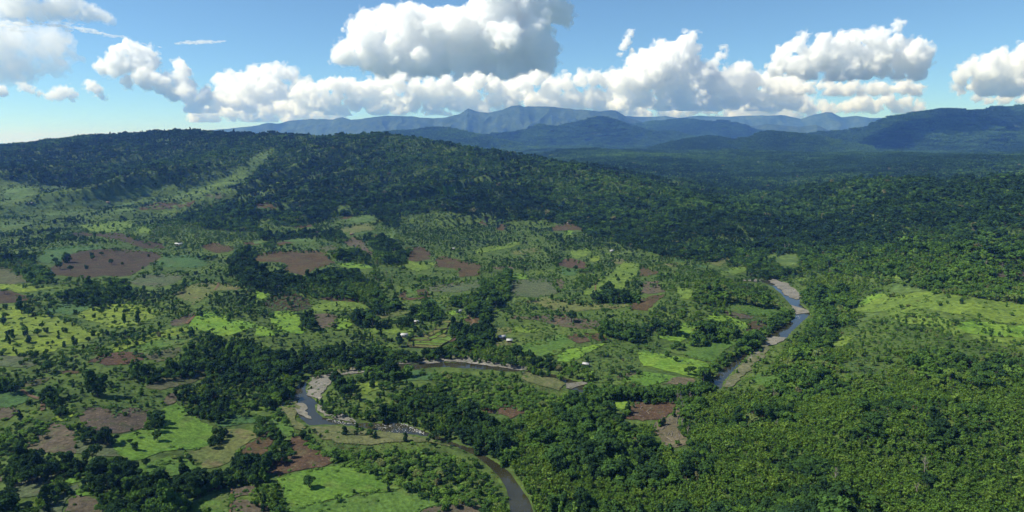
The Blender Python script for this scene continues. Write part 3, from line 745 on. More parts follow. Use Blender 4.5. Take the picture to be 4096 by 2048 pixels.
fld('reeds', 'F', [(170, 482), (280, 452), (298, 500), (286, 600), (350, 652), (340, 690), (260, 640), (210, 562)], 'reed_bed', 9)
fld('cropb', 'G', [(805, 320), (970, 257), (1212, 295), (1080, 348), (990, 368)])
fld('soilpale', 'G', [(770, 296), (880, 260), (955, 256), (798, 318)])
fld('brush', 'G', [(1090, 355), (1230, 296), (1340, 310), (1330, 360), (1200, 352)])
fld('limegrass', 'G', [(960, 215), (920, 120), (960, 90), (1060, 120), (1250, 150), (1460, 205), (1420, 260), (1330, 300), (1230, 275), (1080, 235)])
fld('crop', 'G', [(1090, 90), (1250, 60), (1400, 40), (1600, 5), (1720, 0), (1730, 15), (1580, 90), (1470, 182), (1400, 175), (1250, 130)])
fld('crop', 'G', [(-10, 100), (100, 60), (250, 10), (360, -18), (470, 45), (460, 78), (400, 92), (330, 128), (260, 150), (120, 130), (-10, 130)])
fld('soilred', 'G', [(380, -8), (490, -22), (590, 38), (480, 46)])
fld('soil', 'G', [(535, -26), (640, -22), (700, 12), (690, 28), (630, 30)])
fld('limegrass', 'G', [(330, 138), (400, 96), (560, 74), (680, 50), (580, 112), (480, 170), (400, 186), (330, 182)], cover=3)
fld('soilred', 'G', [(820, 600), (860, 520), (940, 450), (1080, 460), (1210, 450), (1230, 490), (1180, 560), (1100, 602), (960, 622), (880, 612)])
fld('limegrass', 'G', [(650, 470), (720, 430), (840, 420), (940, 425), (920, 450), (860, 500), (800, 552), (740, 522), (680, 492)])
fld('brush', 'G', [(1180, 570), (1235, 495), (1250, 560), (1215, 640), (1260, 700), (1330, 760), (1300, 790), (1200, 820), (1130, 800), (1040, 700), (1050, 640), (1110, 610)])
fld('reeds', 'G', [(80, 262), (200, 284), (340, 314), (394, 350), (350, 400), (250, 372), (100, 322)], 'reed_bed', 9)
fld('crop', 'G', [(1760, 356), (1770, 320), (1800, 262), (1884, 250), (1954, 265), (2024, 300), (2074, 345), (1984, 352), (1884, 360)])
fld('limegrass', 'H', [(120, 212), (280, 210), (340, 250), (330, 290), (240, 272), (160, 242)])
# bars of the river
fld('gravel', 'F', [(384, 350), (412, 302), (470, 285), (620, 266), (760, 232), (800, 240), (870, 243), (760, 270), (640, 282), (560, 330), (520, 372), (490, 440), (468, 470), (432, 448), (384, 408)], 'gravel_bar', 10)
fld('gravel', 'F', [(452, 500), (520, 530), (620, 570), (720, 612), (740, 630), (700, 630), (600, 612), (502, 588), (450, 545)], 'gravel_bar', 10)
fld('gravel', 'F', [(950, 206), (1130, 185), (1250, 168), (1450, 142), (1600, 152), (1700, 176), (1890, 197), (1990, 222), (2014, 238), (1960, 250), (1884, 246), (1700, 216), (1500, 190), (1350, 193), (1220, 199), (1100, 204)], 'gravel_bar', 10)
fld('weedbar', 'F', [(1000, 198), (1130, 170), (1250, 152), (1420, 132), (1560, 138), (1620, 158), (1450, 166), (1250, 180), (1130, 192)], 'reed_bed', 9)
fld('weedbar', 'F', [(530, 262), (620, 238), (740, 218), (780, 222), (740, 240), (640, 262), (570, 275)], 'reed_bed', 9)
fld('sand', 'F', [(303, 492), (345, 500), (360, 560), (410, 620), (372, 612), (312, 572)], 'sand_bar', 0)
fld('gravel', 'F', [(205, 412), (256, 414), (300, 470), (286, 480), (240, 442)], 'gravel_bar', 10)
fld('weedbar', 'G', [(1556, 376), (1572, 320), (1690, 200), (1762, 112), (1850, 30), (1884, 20), (1884, 100), (1800, 200), (1700, 290), (1610, 372)], 'reed_bed', 9)
fld('gravel', 'G', [(1690, 205), (1752, 130), (1800, 78), (1850, 40), (1850, 70), (1770, 160), (1720, 200)], 'gravel_bar', 10)
fld('gravel', 'D', [(0, 780), (60, 765), (150, 800), (234, 872), (240, 892), (210, 925), (150, 900), (100, 866), (40, 820)], 'gravel_bar', 10)
fld('sand', 'D', [(165, 958), (240, 985), (310, 1003), (300, 1020), (210, 1030), (200, 1000)], 'sand_bar', 0)
fld('sand', 'D', [(-10, 1200), (50, 1200), (140, 1202), (110, 1226), (60, 1250), (-10, 1262)], 'sand_bar', 0)
fld('sand', 'C', [(1690, 772), (1790, 768), (1860, 772), (1820, 784), (1700, 782)], 'sand_bar', 0)
fld('gravel', 'G', [(395, 345), (480, 340), (520, 330), (560, 345), (500, 372), (440, 392), (400, 380)], 'gravel_bar', 10)
# dirt tracks
def track(k, pts, w=2.2):
    P = cast(px(k, pts))[:, :2]
    P = resample(P, max(6, int(np.hypot(*np.diff(P, axis=0).T).sum() / 6)))
    d = np.gradient(P, axis=0); d /= np.hypot(d[:, 0], d[:, 1])[:, None] + 1e-9
    n = np.stack([-d[:, 1], d[:, 0]], 1); ww = w * (0.8 + 0.4 * rng.random(len(P)))[:, None] / 2
    V2 = np.concatenate([P + n * ww, P - n * ww]); k2 = len(P)
    V = np.column_stack([V2, H(V2[:, 0], V2[:, 1]) + 0.62])
    F = [(i + k2, i + k2 + 1, i + 1, i) for i in range(k2 - 1)]
    link("dirt_path", mesh_from("dirt_path", V, F, [M['path']]), kind='structure', label="narrow orange dirt track worn between the fields")
track('E', [(160, 392), (200, 425), (250, 446), (318, 462), (316, 520), (314, 545)], 2.6)
track('C', [(360, 1028), (395, 1030), (388, 1052), (345, 1074), (318, 1100)], 2.6)
track('A', [(1370, 1096), (1420, 1050), (1452, 1012)], 3.0)
track('A', [(1580, 848), (1605, 818), (1610, 788)], 2.6)
track('B', [(1558, 1040), (1590, 1058), (1606, 1080), (1590, 1104), (1552, 1120), (1550, 1140)], 3.0)
track('E', [(1706, 1090), (1704, 1190), (1692, 1310)], 1.1)
track('C', [(612, 850), (616, 800), (640, 770)], 2.0)
track('D', [(1090, 0), (1090, 2)], 0.01) if False else None

NAMES = dict(lime='grass_field', limegrass='grass_field', grass='grass_field', hillgrass='grass_field', palecrop='crop_field', crop='crop_field', cropb='crop_field', bluecrop='crop_field', greycrop='crop_field',
             olive='pasture', olivedark='pasture', soil='ploughed_field', soilred='ploughed_field', soildark='ploughed_field', soilpale='bare_field', burnt='burnt_field', brush='dry_brush_clearing')
LAB = dict(lime='yellow green grass field among scattered trees', limegrass='bright green grassy field', grass='green pasture grass with scattered bushes', hillgrass='pale grassy clearing on a wooded slope',
           palecrop='pale green crop field', crop='green crop field planted in rows', cropb='bright green young crop field', bluecrop='bluish green crop field', greycrop='thin grey green crop field',
           olive='dry olive coloured pasture', olivedark='dull thin pasture', soil='brown ploughed field', soilred='reddish brown ploughed field', soildark='dark brown ploughed field', soilpale='pale bare field', burnt='burnt field with ash and stubble',
           brush='pale dry brush in a forest clearing', reeds='olive reed bed beside the river', gravel='grey gravel bar in the river bend', sand='pale sand bar in the river', weedbar='weedy gravel bar along the river')
def roughen(P, amp):
    """subdivide an outline and make it wander a little, as field edges do"""
    n = len(P); out = []
    for i in range(n):
        a, b = P[i], P[(i + 1) % n]
        L = np.hypot(*(b - a)); k = max(1, int(L / (amp * 2.2)))
        d = (b - a) / (L + 1e-9); nn = np.array([-d[1], d[0]])
        for q in range(k):
            p = a + (b - a) * q / k
            w = ((vnoise(p[0] / (amp * 9), p[1] / (amp * 9), 91) - 0.5) * 2.6 + (vnoise(p[0] / (amp * 3), p[1] / (amp * 3), 93) - 0.5) * 1.8) * amp if q else 0
            out.append(p + nn * w)
    return np.array(out)

CV_W, CV_H = 2048, 1024
cover = np.zeros((CV_H, CV_W), np.uint8)
def paint(uv, code):
    q = np.asarray(uv) * 2
    x0, y0 = np.floor(q.min(0)).astype(int); x1, y1 = np.ceil(q.max(0)).astype(int)
    x0, y0 = max(x0, 0), max(y0, 0); x1, y1 = min(x1, CV_W), min(y1, CV_H)
    if x1 <= x0 or y1 <= y0: return
    gx, gy = np.meshgrid(np.arange(x0, x1) + 0.5, np.arange(y0, y1) + 0.5)
    m = inside(gx, gy, q)
    cover[y0:y1, x0:x1][m] = code

DRAPES = []
for i, (mk, uv, nm, cv, _) in enumerate(FIELDS):
    P3 = cast(uv)
    r = np.hypot(P3[:, 0], P3[:, 1]).mean()
    amp = 0.8 + r / 700 if nm is None else 1.0 + r / 550
    P = roughen(P3[:, :2], amp)
    step = max(3.0, r / 170)
    off = 0.12 + 0.0014 * i + r / 6000 + (0.2 if nm else 0)
    def zf(x, y, off=off, nm=nm):
        z = H(x, y) + off
        if nm in ('gravel_bar', 'sand_bar', 'reed_bed'): z = np.maximum(z, WZ + 0.22 + 0.25 * vnoise(x / 6, y / 6, 5))
        return z
    try:
        V, F = poly_mesh(P, step, zf)
    except Exception as e:
        print("field", i, e); continue
    if len(F) == 0: continue
    name = nm or NAMES[mk]
    link(name, mesh_from(name, V, F, [M[mk]], True), kind='structure', label=LAB[mk])
    DRAPES.append(P)
print("fields", len(FIELDS), time.perf_counter() - T0)

# ------------------------------------------------------------------ land cover: what grows where (outlines read from the photograph)
# 0 scrub with scattered trees, 1 forest, 2 open field, 3 grass with few bushes, 5 thicket of bamboo and trees, 6 banana grove, 7 open woodland, 8 dense shrubs, 9 reeds, 10 gravel
REG = [
 (1, 'W', [(-100, 380), (0, 355), (250, 325), (450, 312), (700, 320), (950, 320), (1010, 325), (1130, 345), (1400, 390), (1650, 445), (1750, 480), (1830, 535), (1880, 595), (1905, 640), (1860, 665), (1800, 665), (1700, 650), (1600, 620), (1480, 590), (1440, 560), (1320, 548), (1240, 560), (1210, 590), (1120, 600), (1050, 590), (960, 560), (940, 535), (860, 540), (780, 560), (700, 555), (640, 540), (560, 525), (585, 500), (640, 480), (560, 470), (480, 470), (400, 470), (330, 468), (230, 475), (110, 462), (0, 445), (-100, 445)]),
 (1, 'W', [(1280, 380), (1500, 372), (2700, 366), (2700, 745), (2480, 760), (2350, 735), (2250, 705), (2150, 692), (2030, 690), (1960, 700), (1880, 690), (1870, 650), (1900, 600), (1830, 540), (1700, 450)]),
 (5, 'W', [(1480, 985), (1600, 962), (1780, 975), (1850, 985), (1900, 960), (1980, 870), (2050, 800), (2020, 740), (2030, 700), (2100, 690), (2200, 690), (2150, 750), (2180, 800), (2300, 860), (2450, 890), (2576, 870), (2700, 880), (2700, 1400), (1365, 1400), (1345, 1288), (1290, 1190), (1180, 1118), (1070, 1070), (1000, 1058), (1130, 1030), (1230, 1060), (1290, 1040), (1400, 1005)]),
 (1, 'W', [(490, 840), (600, 830), (680, 860), (740, 880), (760, 950), (735, 985), (700, 1010), (620, 1020), (560, 1010), (520, 1000), (500, 950), (530, 920), (480, 900)]),
 (1, 'W', [(760, 870), (850, 878), (960, 862), (1000, 890), (1100, 885), (1190, 888), (1200, 902), (1000, 910), (870, 922), (790, 948), (760, 920)]),
 (1, 'W', [(1170, 888), (1230, 886), (1320, 898), (1400, 928), (1480, 958), (1475, 972), (1400, 952), (1320, 922), (1200, 900)]),
 (6, 'W', [(1370, 930), (1480, 915), (1560, 893), (1600, 900), (1620, 930), (1560, 945), (1500, 958), (1420, 945)]),
 (1, 'W', [(1785, 962), (1750, 935), (1780, 915), (1840, 885), (1900, 830), (1950, 795), (1975, 775), (1990, 790), (1960, 828), (1880, 888), (1820, 935)]),
 (1, 'C', [(550, 880), (640, 860), (680, 800), (740, 800), (760, 840), (860, 850), (930, 860), (930, 920), (760, 920), (640, 920)]),
 (1, 'C', [(600, 1130), (700, 1080), (880, 1090), (1000, 1120), (1030, 1150), (1020, 1180), (860, 1200), (700, 1160)]),
 (1, 'C', [(1020, 1100), (1250, 1098), (1240, 1140), (1090, 1162)]),
 (1, 'C', [(1300, 1190), (1390, 1080), (1500, 1080), (1600, 1060), (1690, 1160), (1540, 1222), (1340, 1232)]),
 (7, 'C', [(980, 1010), (1100, 900), (1250, 920), (1300, 960), (1430, 980), (1400, 1060), (1250, 1085), (1000, 1055)]),
 (7, 'C', [(1130, 700), (1200, 720), (1560, 770), (1600, 860), (1720, 900), (1890, 960), (1800, 942), (1640, 922), (1500, 985), (1400, 940), (1300, 890), (1330, 830), (1200, 770)]),
 (1, 'C', [(1320, 860), (1460, 800), (1600, 800), (1660, 880), (1884, 900), (1884, 960), (1760, 935), (1640, 920), (1500, 960), (1400, 930)]),
 (7, 'C', [(640, 900), (900, 560), (1400, 620), (1560, 760), (1100, 700), (960, 640), (760, 560)]),
 (1, 'B', [(-20, 690), (200, 722), (400, 722), (560, 682), (740, 700), (820, 760), (900, 800), (920, 880), (850, 910), (640, 890), (440, 888), (300, 840), (120, 850), (-20, 825)]),
 (5, 'B', [(620, 880), (700, 790), (860, 800), (880, 880), (760, 910)]),
 (1, 'B', [(850, 910), (1050, 922), (1060, 960), (900, 1010), (860, 980)]),
 (1, 'B', [(620, 1040), (760, 1032), (900, 1062), (1140, 1042), (1130, 1082), (900, 1100), (720, 1092)]),
 (1, 'B', [(1130, 1000), (1250, 940), (1380, 1000), (1350, 1050), (1200, 1042)]),
 (1, 'B', [(290, 1000), (400, 1000), (430, 1050), (470, 1110), (400, 1122), (315, 1062)]),
 (1, 'B', [(480, 590), (640, 560), (740, 530), (900, 600), (1060, 640), (900, 640), (720, 632), (600, 602)]),
 (1, 'B', [(-20, 400), (150, 442), (300, 402), (600, 400), (660, 450), (560, 480), (400, 442), (200, 460), (60, 470)]),
 (1, 'B', [(780, 420), (1000, 475), (1060, 520), (1100, 560), (1150, 520), (1090, 630), (1000, 640), (900, 600)]),
 (7, 'B', [(1040, 300), (1320, 240), (1640, 300), (1884, 380), (1884, 500), (1600, 540), (1300, 500), (1080, 440)]),
 (6, 'B', [(880, 650), (1100, 680), (1180, 740), (1100, 800), (980, 760), (900, 720)]),
 (1, 'B', [(1660, 760), (1884, 700), (1884, 880), (1760, 960), (1560, 960), (1400, 940), (1500, 880), (1660, 850)]),
 (1, 'B', [(1540, 980), (1700, 960), (1730, 1040), (1700, 1150), (1650, 1110), (1650, 1030), (1560, 1020)]),
 (1, 'B', [(1410, 1110), (1470, 1080), (1540, 1120), (1640, 1130), (1760, 1180), (1740, 1250), (1560, 1250), (1500, 1190), (1430, 1170)]),
 (6, 'B', [(0, 1190), (300, 1160), (500, 1150), (640, 1150), (760, 1200), (700, 1288), (0, 1288)]),
 (7, 'B', [(700, 1200), (880, 1200), (1000, 1260), (1100, 1280), (1380, 1275), (1500, 1235), (1700, 1245), (1884, 1262), (1884, 1310), (700, 1310)]),
 (1, 'F', [(600, 60), (900, 40), (1000, 80), (1200, 90), (1400, 50), (1500, 30), (1884, 60), (1884, 180), (1640, 130), (1300, 130), (1100, 160), (900, 200), (700, 200), (620, 150)]),
 (1, 'A', [(-60, 560), (60, 600), (260, 572), (250, 640), (330, 690), (420, 780), (250, 780), (170, 740), (60, 672), (-60, 660)]),
 (1, 'A', [(780, 762), (940, 762), (960, 832), (1000, 900), (860, 882), (780, 800)]),
 (7, 'A', [(960, 820), (1240, 832), (1320, 902), (1400, 960), (1350, 1022), (1240, 1040), (1160, 1000), (1020, 960)]),
 (7, 'A', [(1540, 900), (1640, 860), (1720, 852), (1884, 900), (1884, 1040), (1700, 1012), (1560, 970)]),
 (6, 'A', [(1370, 740), (1500, 702), (1700, 740), (1820, 810), (1640, 780), (1500, 772)]),
 (1, 'A', [(1250, 1190), (1400, 1140), (1560, 1122), (1660, 1200), (1884, 1232), (1884, 1310), (1400, 1310), (1440, 1230)]),
 (7, 'A', [(1060, 380), (1300, 300), (1500, 260), (1884, 200), (1884, 470), (1700, 480), (1500, 500), (1300, 470), (1180, 440)]),
 (1, 'A', [(1280, 300), (1480, 270), (1700, 180), (1884, 120), (1884, 400), (1700, 400), (1500, 380)]),
 (1, 'A', [(400, 880), (700, 780), (860, 890), (760, 950), (560, 940)]),
 (1, 'A', [(1880, 500), (1700, 590), (1660, 640), (1884, 720)]),
 (1, 'A', [(1660, 690), (1884, 690), (1884, 800), (1800, 790)]),
 (1, 'E', [(1450, 92), (1600, 20), (1884, -20), (1884, 500), (1760, 502), (1620, 590), (1500, 560), (1400, 490), (1310, 422), (1330, 372), (1450, 332), (1525, 240), (1560, 190), (1480, 170)]),
 (1, 'E', [(930, 220), (1060, 192), (1160, 200), (1330, 112), (1440, 92), (1500, 180), (1440, 248), (1250, 282), (1130, 300), (1060, 300), (960, 282)]),
 (7, 'E', [(500, 190), (620, 205), (860, 220), (950, 272), (780, 300), (600, 260)]),
 (7, 'E', [(360, 60), (800, 20), (840, 100), (640, 190), (460, 180), (330, 130)]),
 (1, 'E', [(640, 332), (720, 330), (820, 352), (800, 430), (640, 422)]),
 (1, 'E', [(330, 380), (460, 430), (500, 520), (420, 560), (330, 500)]),
 (1, 'E', [(0, 290), (100, 280), (130, 370), (0, 372)]),
 (6, 'E', [(780, 420), (1000, 390), (1120, 410), (1100, 500), (960, 520), (860, 552), (760, 480)]),
 (8, 'E', [(-60, 640), (60, 625), (140, 560), (300, 570), (350, 600), (290, 712), (120, 800), (-60, 850)]),
 (1, 'E', [(60, 880), (200, 850), (380, 872), (560, 890), (620, 950), (400, 970), (280, 1022), (160, 1056), (60, 980)]),
 (1, 'E', [(590, 1040), (620, 1000), (700, 960), (860, 870), (900, 922), (1000, 1042), (1200, 1050), (1480, 970), (1700, 990), (1700, 1060), (1560, 1086), (1390, 1170), (1280, 1330), (780, 1330), (730, 1180), (690, 1096), (620, 1090)]),
 (5, 'E', [(330, 1120), (420, 1030), (510, 1040), (520, 1090), (420, 1160), (320, 1200), (200, 1320), (130, 1320)]),
 (1, 'E', [(1125, 560), (1215, 602), (1225, 660), (1130, 650)]),
 (1, 'E', [(1550, 702), (1620, 642), (1680, 660), (1600, 770), (1550, 800)]),
 (1, 'E', [(545, 612), (640, 660), (690, 716), (900, 712), (820, 750), (600, 740)]),
 (1, 'E', [(1690, 900), (1884, 872), (1950, 890), (1960, 1010), (1884, 1030), (1750, 1000)]),
 (1, 'E', [(-60, 1140), (40, 1150), (130, 1250), (60, 1330), (-60, 1330)]),
 (6, 'E', [(900, 940), (1000, 905), (1190, 860), (1200, 885), (1050, 920), (930, 960)]),
 (7, 'E', [(130, 180), (400, 150), (420, 260), (150, 340), (60, 330)]),
 (7, 'E', [(420, 300), (640, 280), (900, 300), (1060, 340), (1000, 400), (700, 460), (480, 520), (440, 430), (340, 350)]),
 (1, 'F', [(-10, 592), (60, 590), (180, 640), (170, 680), (110, 690), (60, 692), (-10, 692)]),
 (1, 'F', [(100, 780), (180, 722), (245, 780), (285, 840), (200, 888), (130, 880)]),
 (1, 'F', [(-10, 842), (90, 832), (110, 890), (60, 960), (-10, 992)]),
 (1, 'F', [(-10, 1080), (80, 1062), (160, 1080), (200, 1180), (250, 1230), (200, 1262), (120, 1250), (-10, 1200)]),
 (8, 'F', [(345, 700), (400, 690), (480, 770), (700, 800), (900, 800), (1100, 785), (1300, 792), (1480, 842), (1600, 900), (1680, 960), (1760, 1060), (1820, 1150), (1840, 1240), (1700, 1250), (1500, 1180), (1350, 1190), (1140, 1092), (900, 1000), (720, 935), (620, 895), (450, 812)]),
 (5, 'F', [(1680, 1240), (1830, 1200), (1845, 1330), (1690, 1330)]),
 (8, 'F', [(100, 470), (170, 480), (210, 560), (270, 650), (350, 700), (440, 800), (330, 740), (240, 640), (150, 560)]),
 (7, 'F', [(490, 490), (560, 345), (640, 300), (760, 340), (740, 430), (850, 442), (840, 500), (900, 600), (860, 618), (720, 562), (600, 562)]),
 (1, 'F', [(560, 330), (640, 295), (730, 330), (740, 360), (640, 400), (590, 380)]),
 (1, 'F', [(680, 500), (840, 560), (900, 520), (1000, 470), (1100, 500), (1300, 430), (1400, 430), (1640, 545), (1884, 640), (1884, 985), (1740, 880), (1500, 778), (1280, 700), (1130, 632), (900, 615), (760, 580)]),
 (1, 'F', [(1000, 440), (1140, 340), (1400, 350), (1420, 420), (1250, 450), (1100, 480)]),
 (8, 'F', [(1240, 215), (1500, 235), (1700, 250), (1884, 270), (1884, 480), (1700, 500), (1560, 450), (1420, 400), (1340, 300)]),
 (1, 'F', [(760, 250), (960, 245), (1100, 250), (1200, 245), (1180, 270), (900, 285), (780, 290)]),
 (8, 'G', [(0, 272), (120, 330), (250, 375), (360, 400), (350, 520), (100, 560), (60, 510), (0, 500)]),
 (1, 'G', [(0, 100), (130, 135), (330, 190), (560, 210), (600, 300), (500, 330), (400, 290), (250, 250), (100, 235), (0, 210)]),
 (6, 'G', [(500, 130), (640, 90), (800, 110), (930, 140), (960, 210), (860, 260), (740, 300), (600, 280), (560, 200)]),
 (6, 'G', [(900, 20), (1100, 0), (1150, 60), (1080, 110), (960, 80)]),
 (6, 'G', [(1060, 100), (1250, 140), (1430, 190), (1420, 200), (1250, 155), (1080, 125)]),
 (6, 'G', [(960, 230), (1080, 235), (1225, 285), (1215, 296), (1080, 262)]),
 (6, 'H', [(480, 200), (600, 130), (800, 90), (960, 110), (1000, 160), (880, 230), (700, 260), (520, 260)]),
 (7, 'D', [(440, 1080), (700, 1080), (980, 960), (1350, 1060), (1450, 1180), (1300, 1288), (600, 1288)]),
 (8, 'D', [(640, 960), (720, 930), (850, 900), (900, 940), (800, 1000), (680, 1000)]),
]
for code, k, pts in REG: paint(px(k, pts), code)
for mk, uv, nm, cv, _ in FIELDS: paint(uv, cv)
for P in (near_bank, far_bank): pass
paint(np.concatenate([near_bank, far_bank[::-1]]), 10)
for mk, uv, nm, cv, _ in FIELDS:
    if nm: paint(uv, cv if cv else 10)
# rice terraces are open too
paint(px('B', [(990, 1280), (1130, 1195), (1330, 1140), (1365, 1148), (1395, 1085), (1490, 1080), (1480, 1112), (1420, 1140), (1440, 1190), (1515, 1205), (1440, 1240), (1380, 1275), (1200, 1290), (1050, 1290)]), 2)

def cover_at(u, v):
    iu = np.clip((u * 2).astype(int), 0, CV_W - 1); iv = np.clip((v * 2).astype(int), 0, CV_H - 1)
    return cover[iv, iu]

# ------------------------------------------------------------------ plant shapes
def leaf_quads(r, C, N, size, aspect=1.0, up=0.0):
    """one leaf spray (quad) per row: centres C, facing N"""
    n = len(C)
    N = N + r.normal(0, 0.45, (n, 3)); N[:, 2] += up
    N /= np.linalg.norm(N, axis=1)[:, None] + 1e-9
    A = np.cross(N, r.normal(0, 1, (n, 3))); A /= np.linalg.norm(A, axis=1)[:, None] + 1e-9
    B = np.cross(N, A)
    s = size * r.uniform(0.65, 1.35, n)[:, None]
    a, b = A * s * 0.5 * aspect, B * s * 0.5
    sag = N * s * 0.18
    V = np.stack([C - a - sag, C - b * 0.8, C + a - sag, C + b * 0.8], 1).reshape(-1, 3)
    F = np.arange(n * 4, dtype=np.int32).reshape(-1, 4)
    return V, F

def crown(r, blobs, n, size, up=0.25):
    B = np.array(blobs, float)                     # x y z rx rz
    w = B[:, 3] * B[:, 3] * 2 + B[:, 3] * B[:, 4]; idx = r.choice(len(B), int(n * 1.7), p=w / w.sum())
    d = r.normal(0, 1, (len(idx), 3)); d /= np.linalg.norm(d, axis=1)[:, None]
    d[:, 2] = np.where(r.random(len(idx)) < 0.62, np.abs(d[:, 2]), d[:, 2])
    rad = r.uniform(0.72, 1.06, len(idx))[:, None]
    S = np.stack([B[idx, 3], B[idx, 3], B[idx, 4]], 1)
    C = B[idx, :3] + d * S * rad
    ok = np.ones(len(C), bool)
    for j, b in enumerate(B):                      # drop sprays buried inside another clump
        q = (C - b[:3]) / np.array([b[3], b[3], b[4]])
        ok &= ((q ** 2).sum(1) > 0.55) | (idx == j)
    C, d = C[ok][:n], d[ok][:n]
    return leaf_quads(r, C, d, size, 1.15, up)

def tube(P, R, k=6):
    P = np.asarray(P, float); V = []; F = []
    for i, (p, rr) in enumerate(zip(P, R)):
        t = P[min(i + 1, len(P) - 1)] - P[max(i - 1, 0)]; t = t / (np.linalg.norm(t) + 1e-9)
        a = np.cross(t, (0.3, 1, 0.2)); a /= np.linalg.norm(a); b = np.cross(t, a)
        for j in range(k):
            an = 2 * math.pi * j / k
            V.append(p + rr * (math.cos(an) * a + math.sin(an) * b))
        if i:
            for j in range(k):
                F.append(((i - 1) * k + j, (i - 1) * k + (j + 1) % k, i * k + (j + 1) % k, i * k + j))
    return np.array(V), np.array(F, np.int32)

def join(parts):
    V, F, n = [], [], 0
    for v, f in parts:
        V.append(v); F.append(f + n); n += len(v)
    return np.concatenate(V), np.concatenate(F)

def broad_blobs(r, shape):
    """unit tree: height 1, crown radius about 0.42"""
    out = []
    if shape == 'round':
        out.append((0, 0, 0.62, 0.30, 0.28))
        for i in range(9):
            a = r.uniform(0, 6.28); q = r.uniform(0.18, 0.34)
            out.append((q * math.cos(a), q * math.sin(a), r.uniform(0.42, 0.82), r.uniform(0.12, 0.20), r.uniform(0.10, 0.17)))
        out.append((r.uniform(-.1, .1), r.uniform(-.1, .1), 0.86, 0.15, 0.12))
    elif shape == 'tall':
        for i in range(9):
            a = r.uniform(0, 6.28); h = 0.28 + 0.66 * i / 8; q = 0.20 * math.sin(min(1, (1.05 - h) * 2) * 1.57) * r.uniform(0.3, 1)
            out.append((q * math.cos(a), q * math.sin(a), h, r.uniform(0.13, 0.20) * (1.25 - 0.6 * h), r.uniform(0.11, 0.16)))
    elif shape == 'spread':
        for i in range(10):
            a = r.uniform(0, 6.28); q = 0.46 * math.sqrt(r.random())
            out.append((q * math.cos(a), q * math.sin(a), 0.86 - 0.55 * q * q - r.uniform(0, 0.12), r.uniform(0.13, 0.21), r.uniform(0.07, 0.11)))
    else:                                           # irregular, several leaders
        for L in range(3):
            ax, ay = r.uniform(-.26, .26, 2); top = r.uniform(0.62, 1.0)
            for i in range(4):
                out.append((ax + r.uniform(-.1, .1), ay + r.uniform(-.1, .1), top - 0.16 * i - 0.08, r.uniform(0.12, 0.19), r.uniform(0.10, 0.15)))
    return out

def trunk_parts(r, shape, blobs):
    top = 0.55 if shape != 'spread' else 0.66
    bx, by = r.uniform(-.04, .04, 2)
    parts = [tube([(0, 0, -0.06), (bx * .5, by * .5, 0.2), (bx, by, top)], [0.034, 0.024, 0.012])]
    for b in blobs[:5]:
        parts.append(tube([(bx * .5, by * .5, 0.26), (b[0] * .5, b[1] * .5, 0.26 + (b[2] - 0.26) * .6), (b[0] * .9, b[1] * .9, b[2])], [0.014, 0.010, 0.005], 5))
    return join(parts)

SHAPES = ['round', 'irreg', 'tall', 'spread', 'round', 'irreg', 'tall', 'spread', 'irreg', 'round']
def tree_meshes(seed, shape, n, size):
    r = np.random.default_rng(seed)
    bl = broad_blobs(r, shape)
    V, F = crown(r, bl, n, size)
    TV, TF = trunk_parts(r, shape, bl)
    return (V, F, np.clip(r.normal(0.5, 0.22, len(F)), 0, 1)), (TV, TF)

def bamboo_mesh(seed, n_culm, per, size):
    r = np.random.default_rng(seed); Cs, Ns, st = [], [], []
    for i in range(n_culm):
        a = r.uniform(0, 6.28); lean = r.uniform(0.05, 0.42); h = r.uniform(0.7, 1.0); b0 = r.uniform(0, .07)
        P = []
        for t in np.linspace(0, 1, 6):
            q = b0 + lean * t ** 2.2; P.append((q * math.cos(a), q * math.sin(a), h * (t - 0.16 * t ** 3 * lean * 2.2)))
        P = np.array(P)
        st.append(tube(P, np.linspace(0.007, 0.002, 6), 3))
        tt = r.uniform(0.3, 1.0, per) ** 0.8
        X = np.stack([np.interp(tt, np.linspace(0, 1, 6), P[:, j]) for j in range(3)], 1) + r.normal(0, 0.028, (per, 3))
        Cs.append(X); D = r.normal(0, 1, (per, 3)); D[:, 2] = np.abs(D[:, 2]) * .7; Ns.append(D + np.array([math.cos(a), math.sin(a), .3]))
    C, N = np.concatenate(Cs), np.concatenate(Ns)
    V, F = leaf_quads(r, C, N, size, 1.7, 0.1)
    SV, SF = join(st)
    return (V, F, np.clip(r.normal(0.5, 0.25, len(F)), 0, 1)), (SV, SF)

def banana_mesh(seed, nleaf=9):
    r = np.random.default_rng(seed); V, F = [], []; lv = []
    for i in range(nleaf):
        a = r.uniform(0, 6.28); up = r.uniform(0.25, 1.0); L = r.uniform(0.55, 0.8); w = r.uniform(0.075, 0.11)
        ca, sa = math.cos(a), math.sin(a); base = len(V)
        for t in (0.06, 0.35, 0.65, 1.0):
            q = L * (t * (1 - 0.35 * up)); z = 0.42 + L * (t * up * 0.9 - 0.75 * t * t * (1.15 - 0.5 * up))
            ww = w * (0.25 if t < .1 else 1 if t < .9 else 0.15)
            V += [(q * ca - ww * sa, q * sa + ww * ca, z - 0.02), (q * ca, q * sa, z + 0.01), (q * ca + ww * sa, q * sa - ww * ca, z - 0.02)]
        for s in range(3):
            for k in range(2):
                F.append((base + s * 3 + k, base + s * 3 + k + 1, base + s * 3 + k + 4, base + s * 3 + k + 3)); lv.append(0.4 + 0.3 * r.random() + 0.1 * k)
    ST = tube([(0, 0, -0.05), (0, 0, 0.2), (0.01, 0.01, 0.46)], [0.05, 0.042, 0.03], 6)
    return (np.array(V), np.array(F, np.int32), np.array(lv)), ST

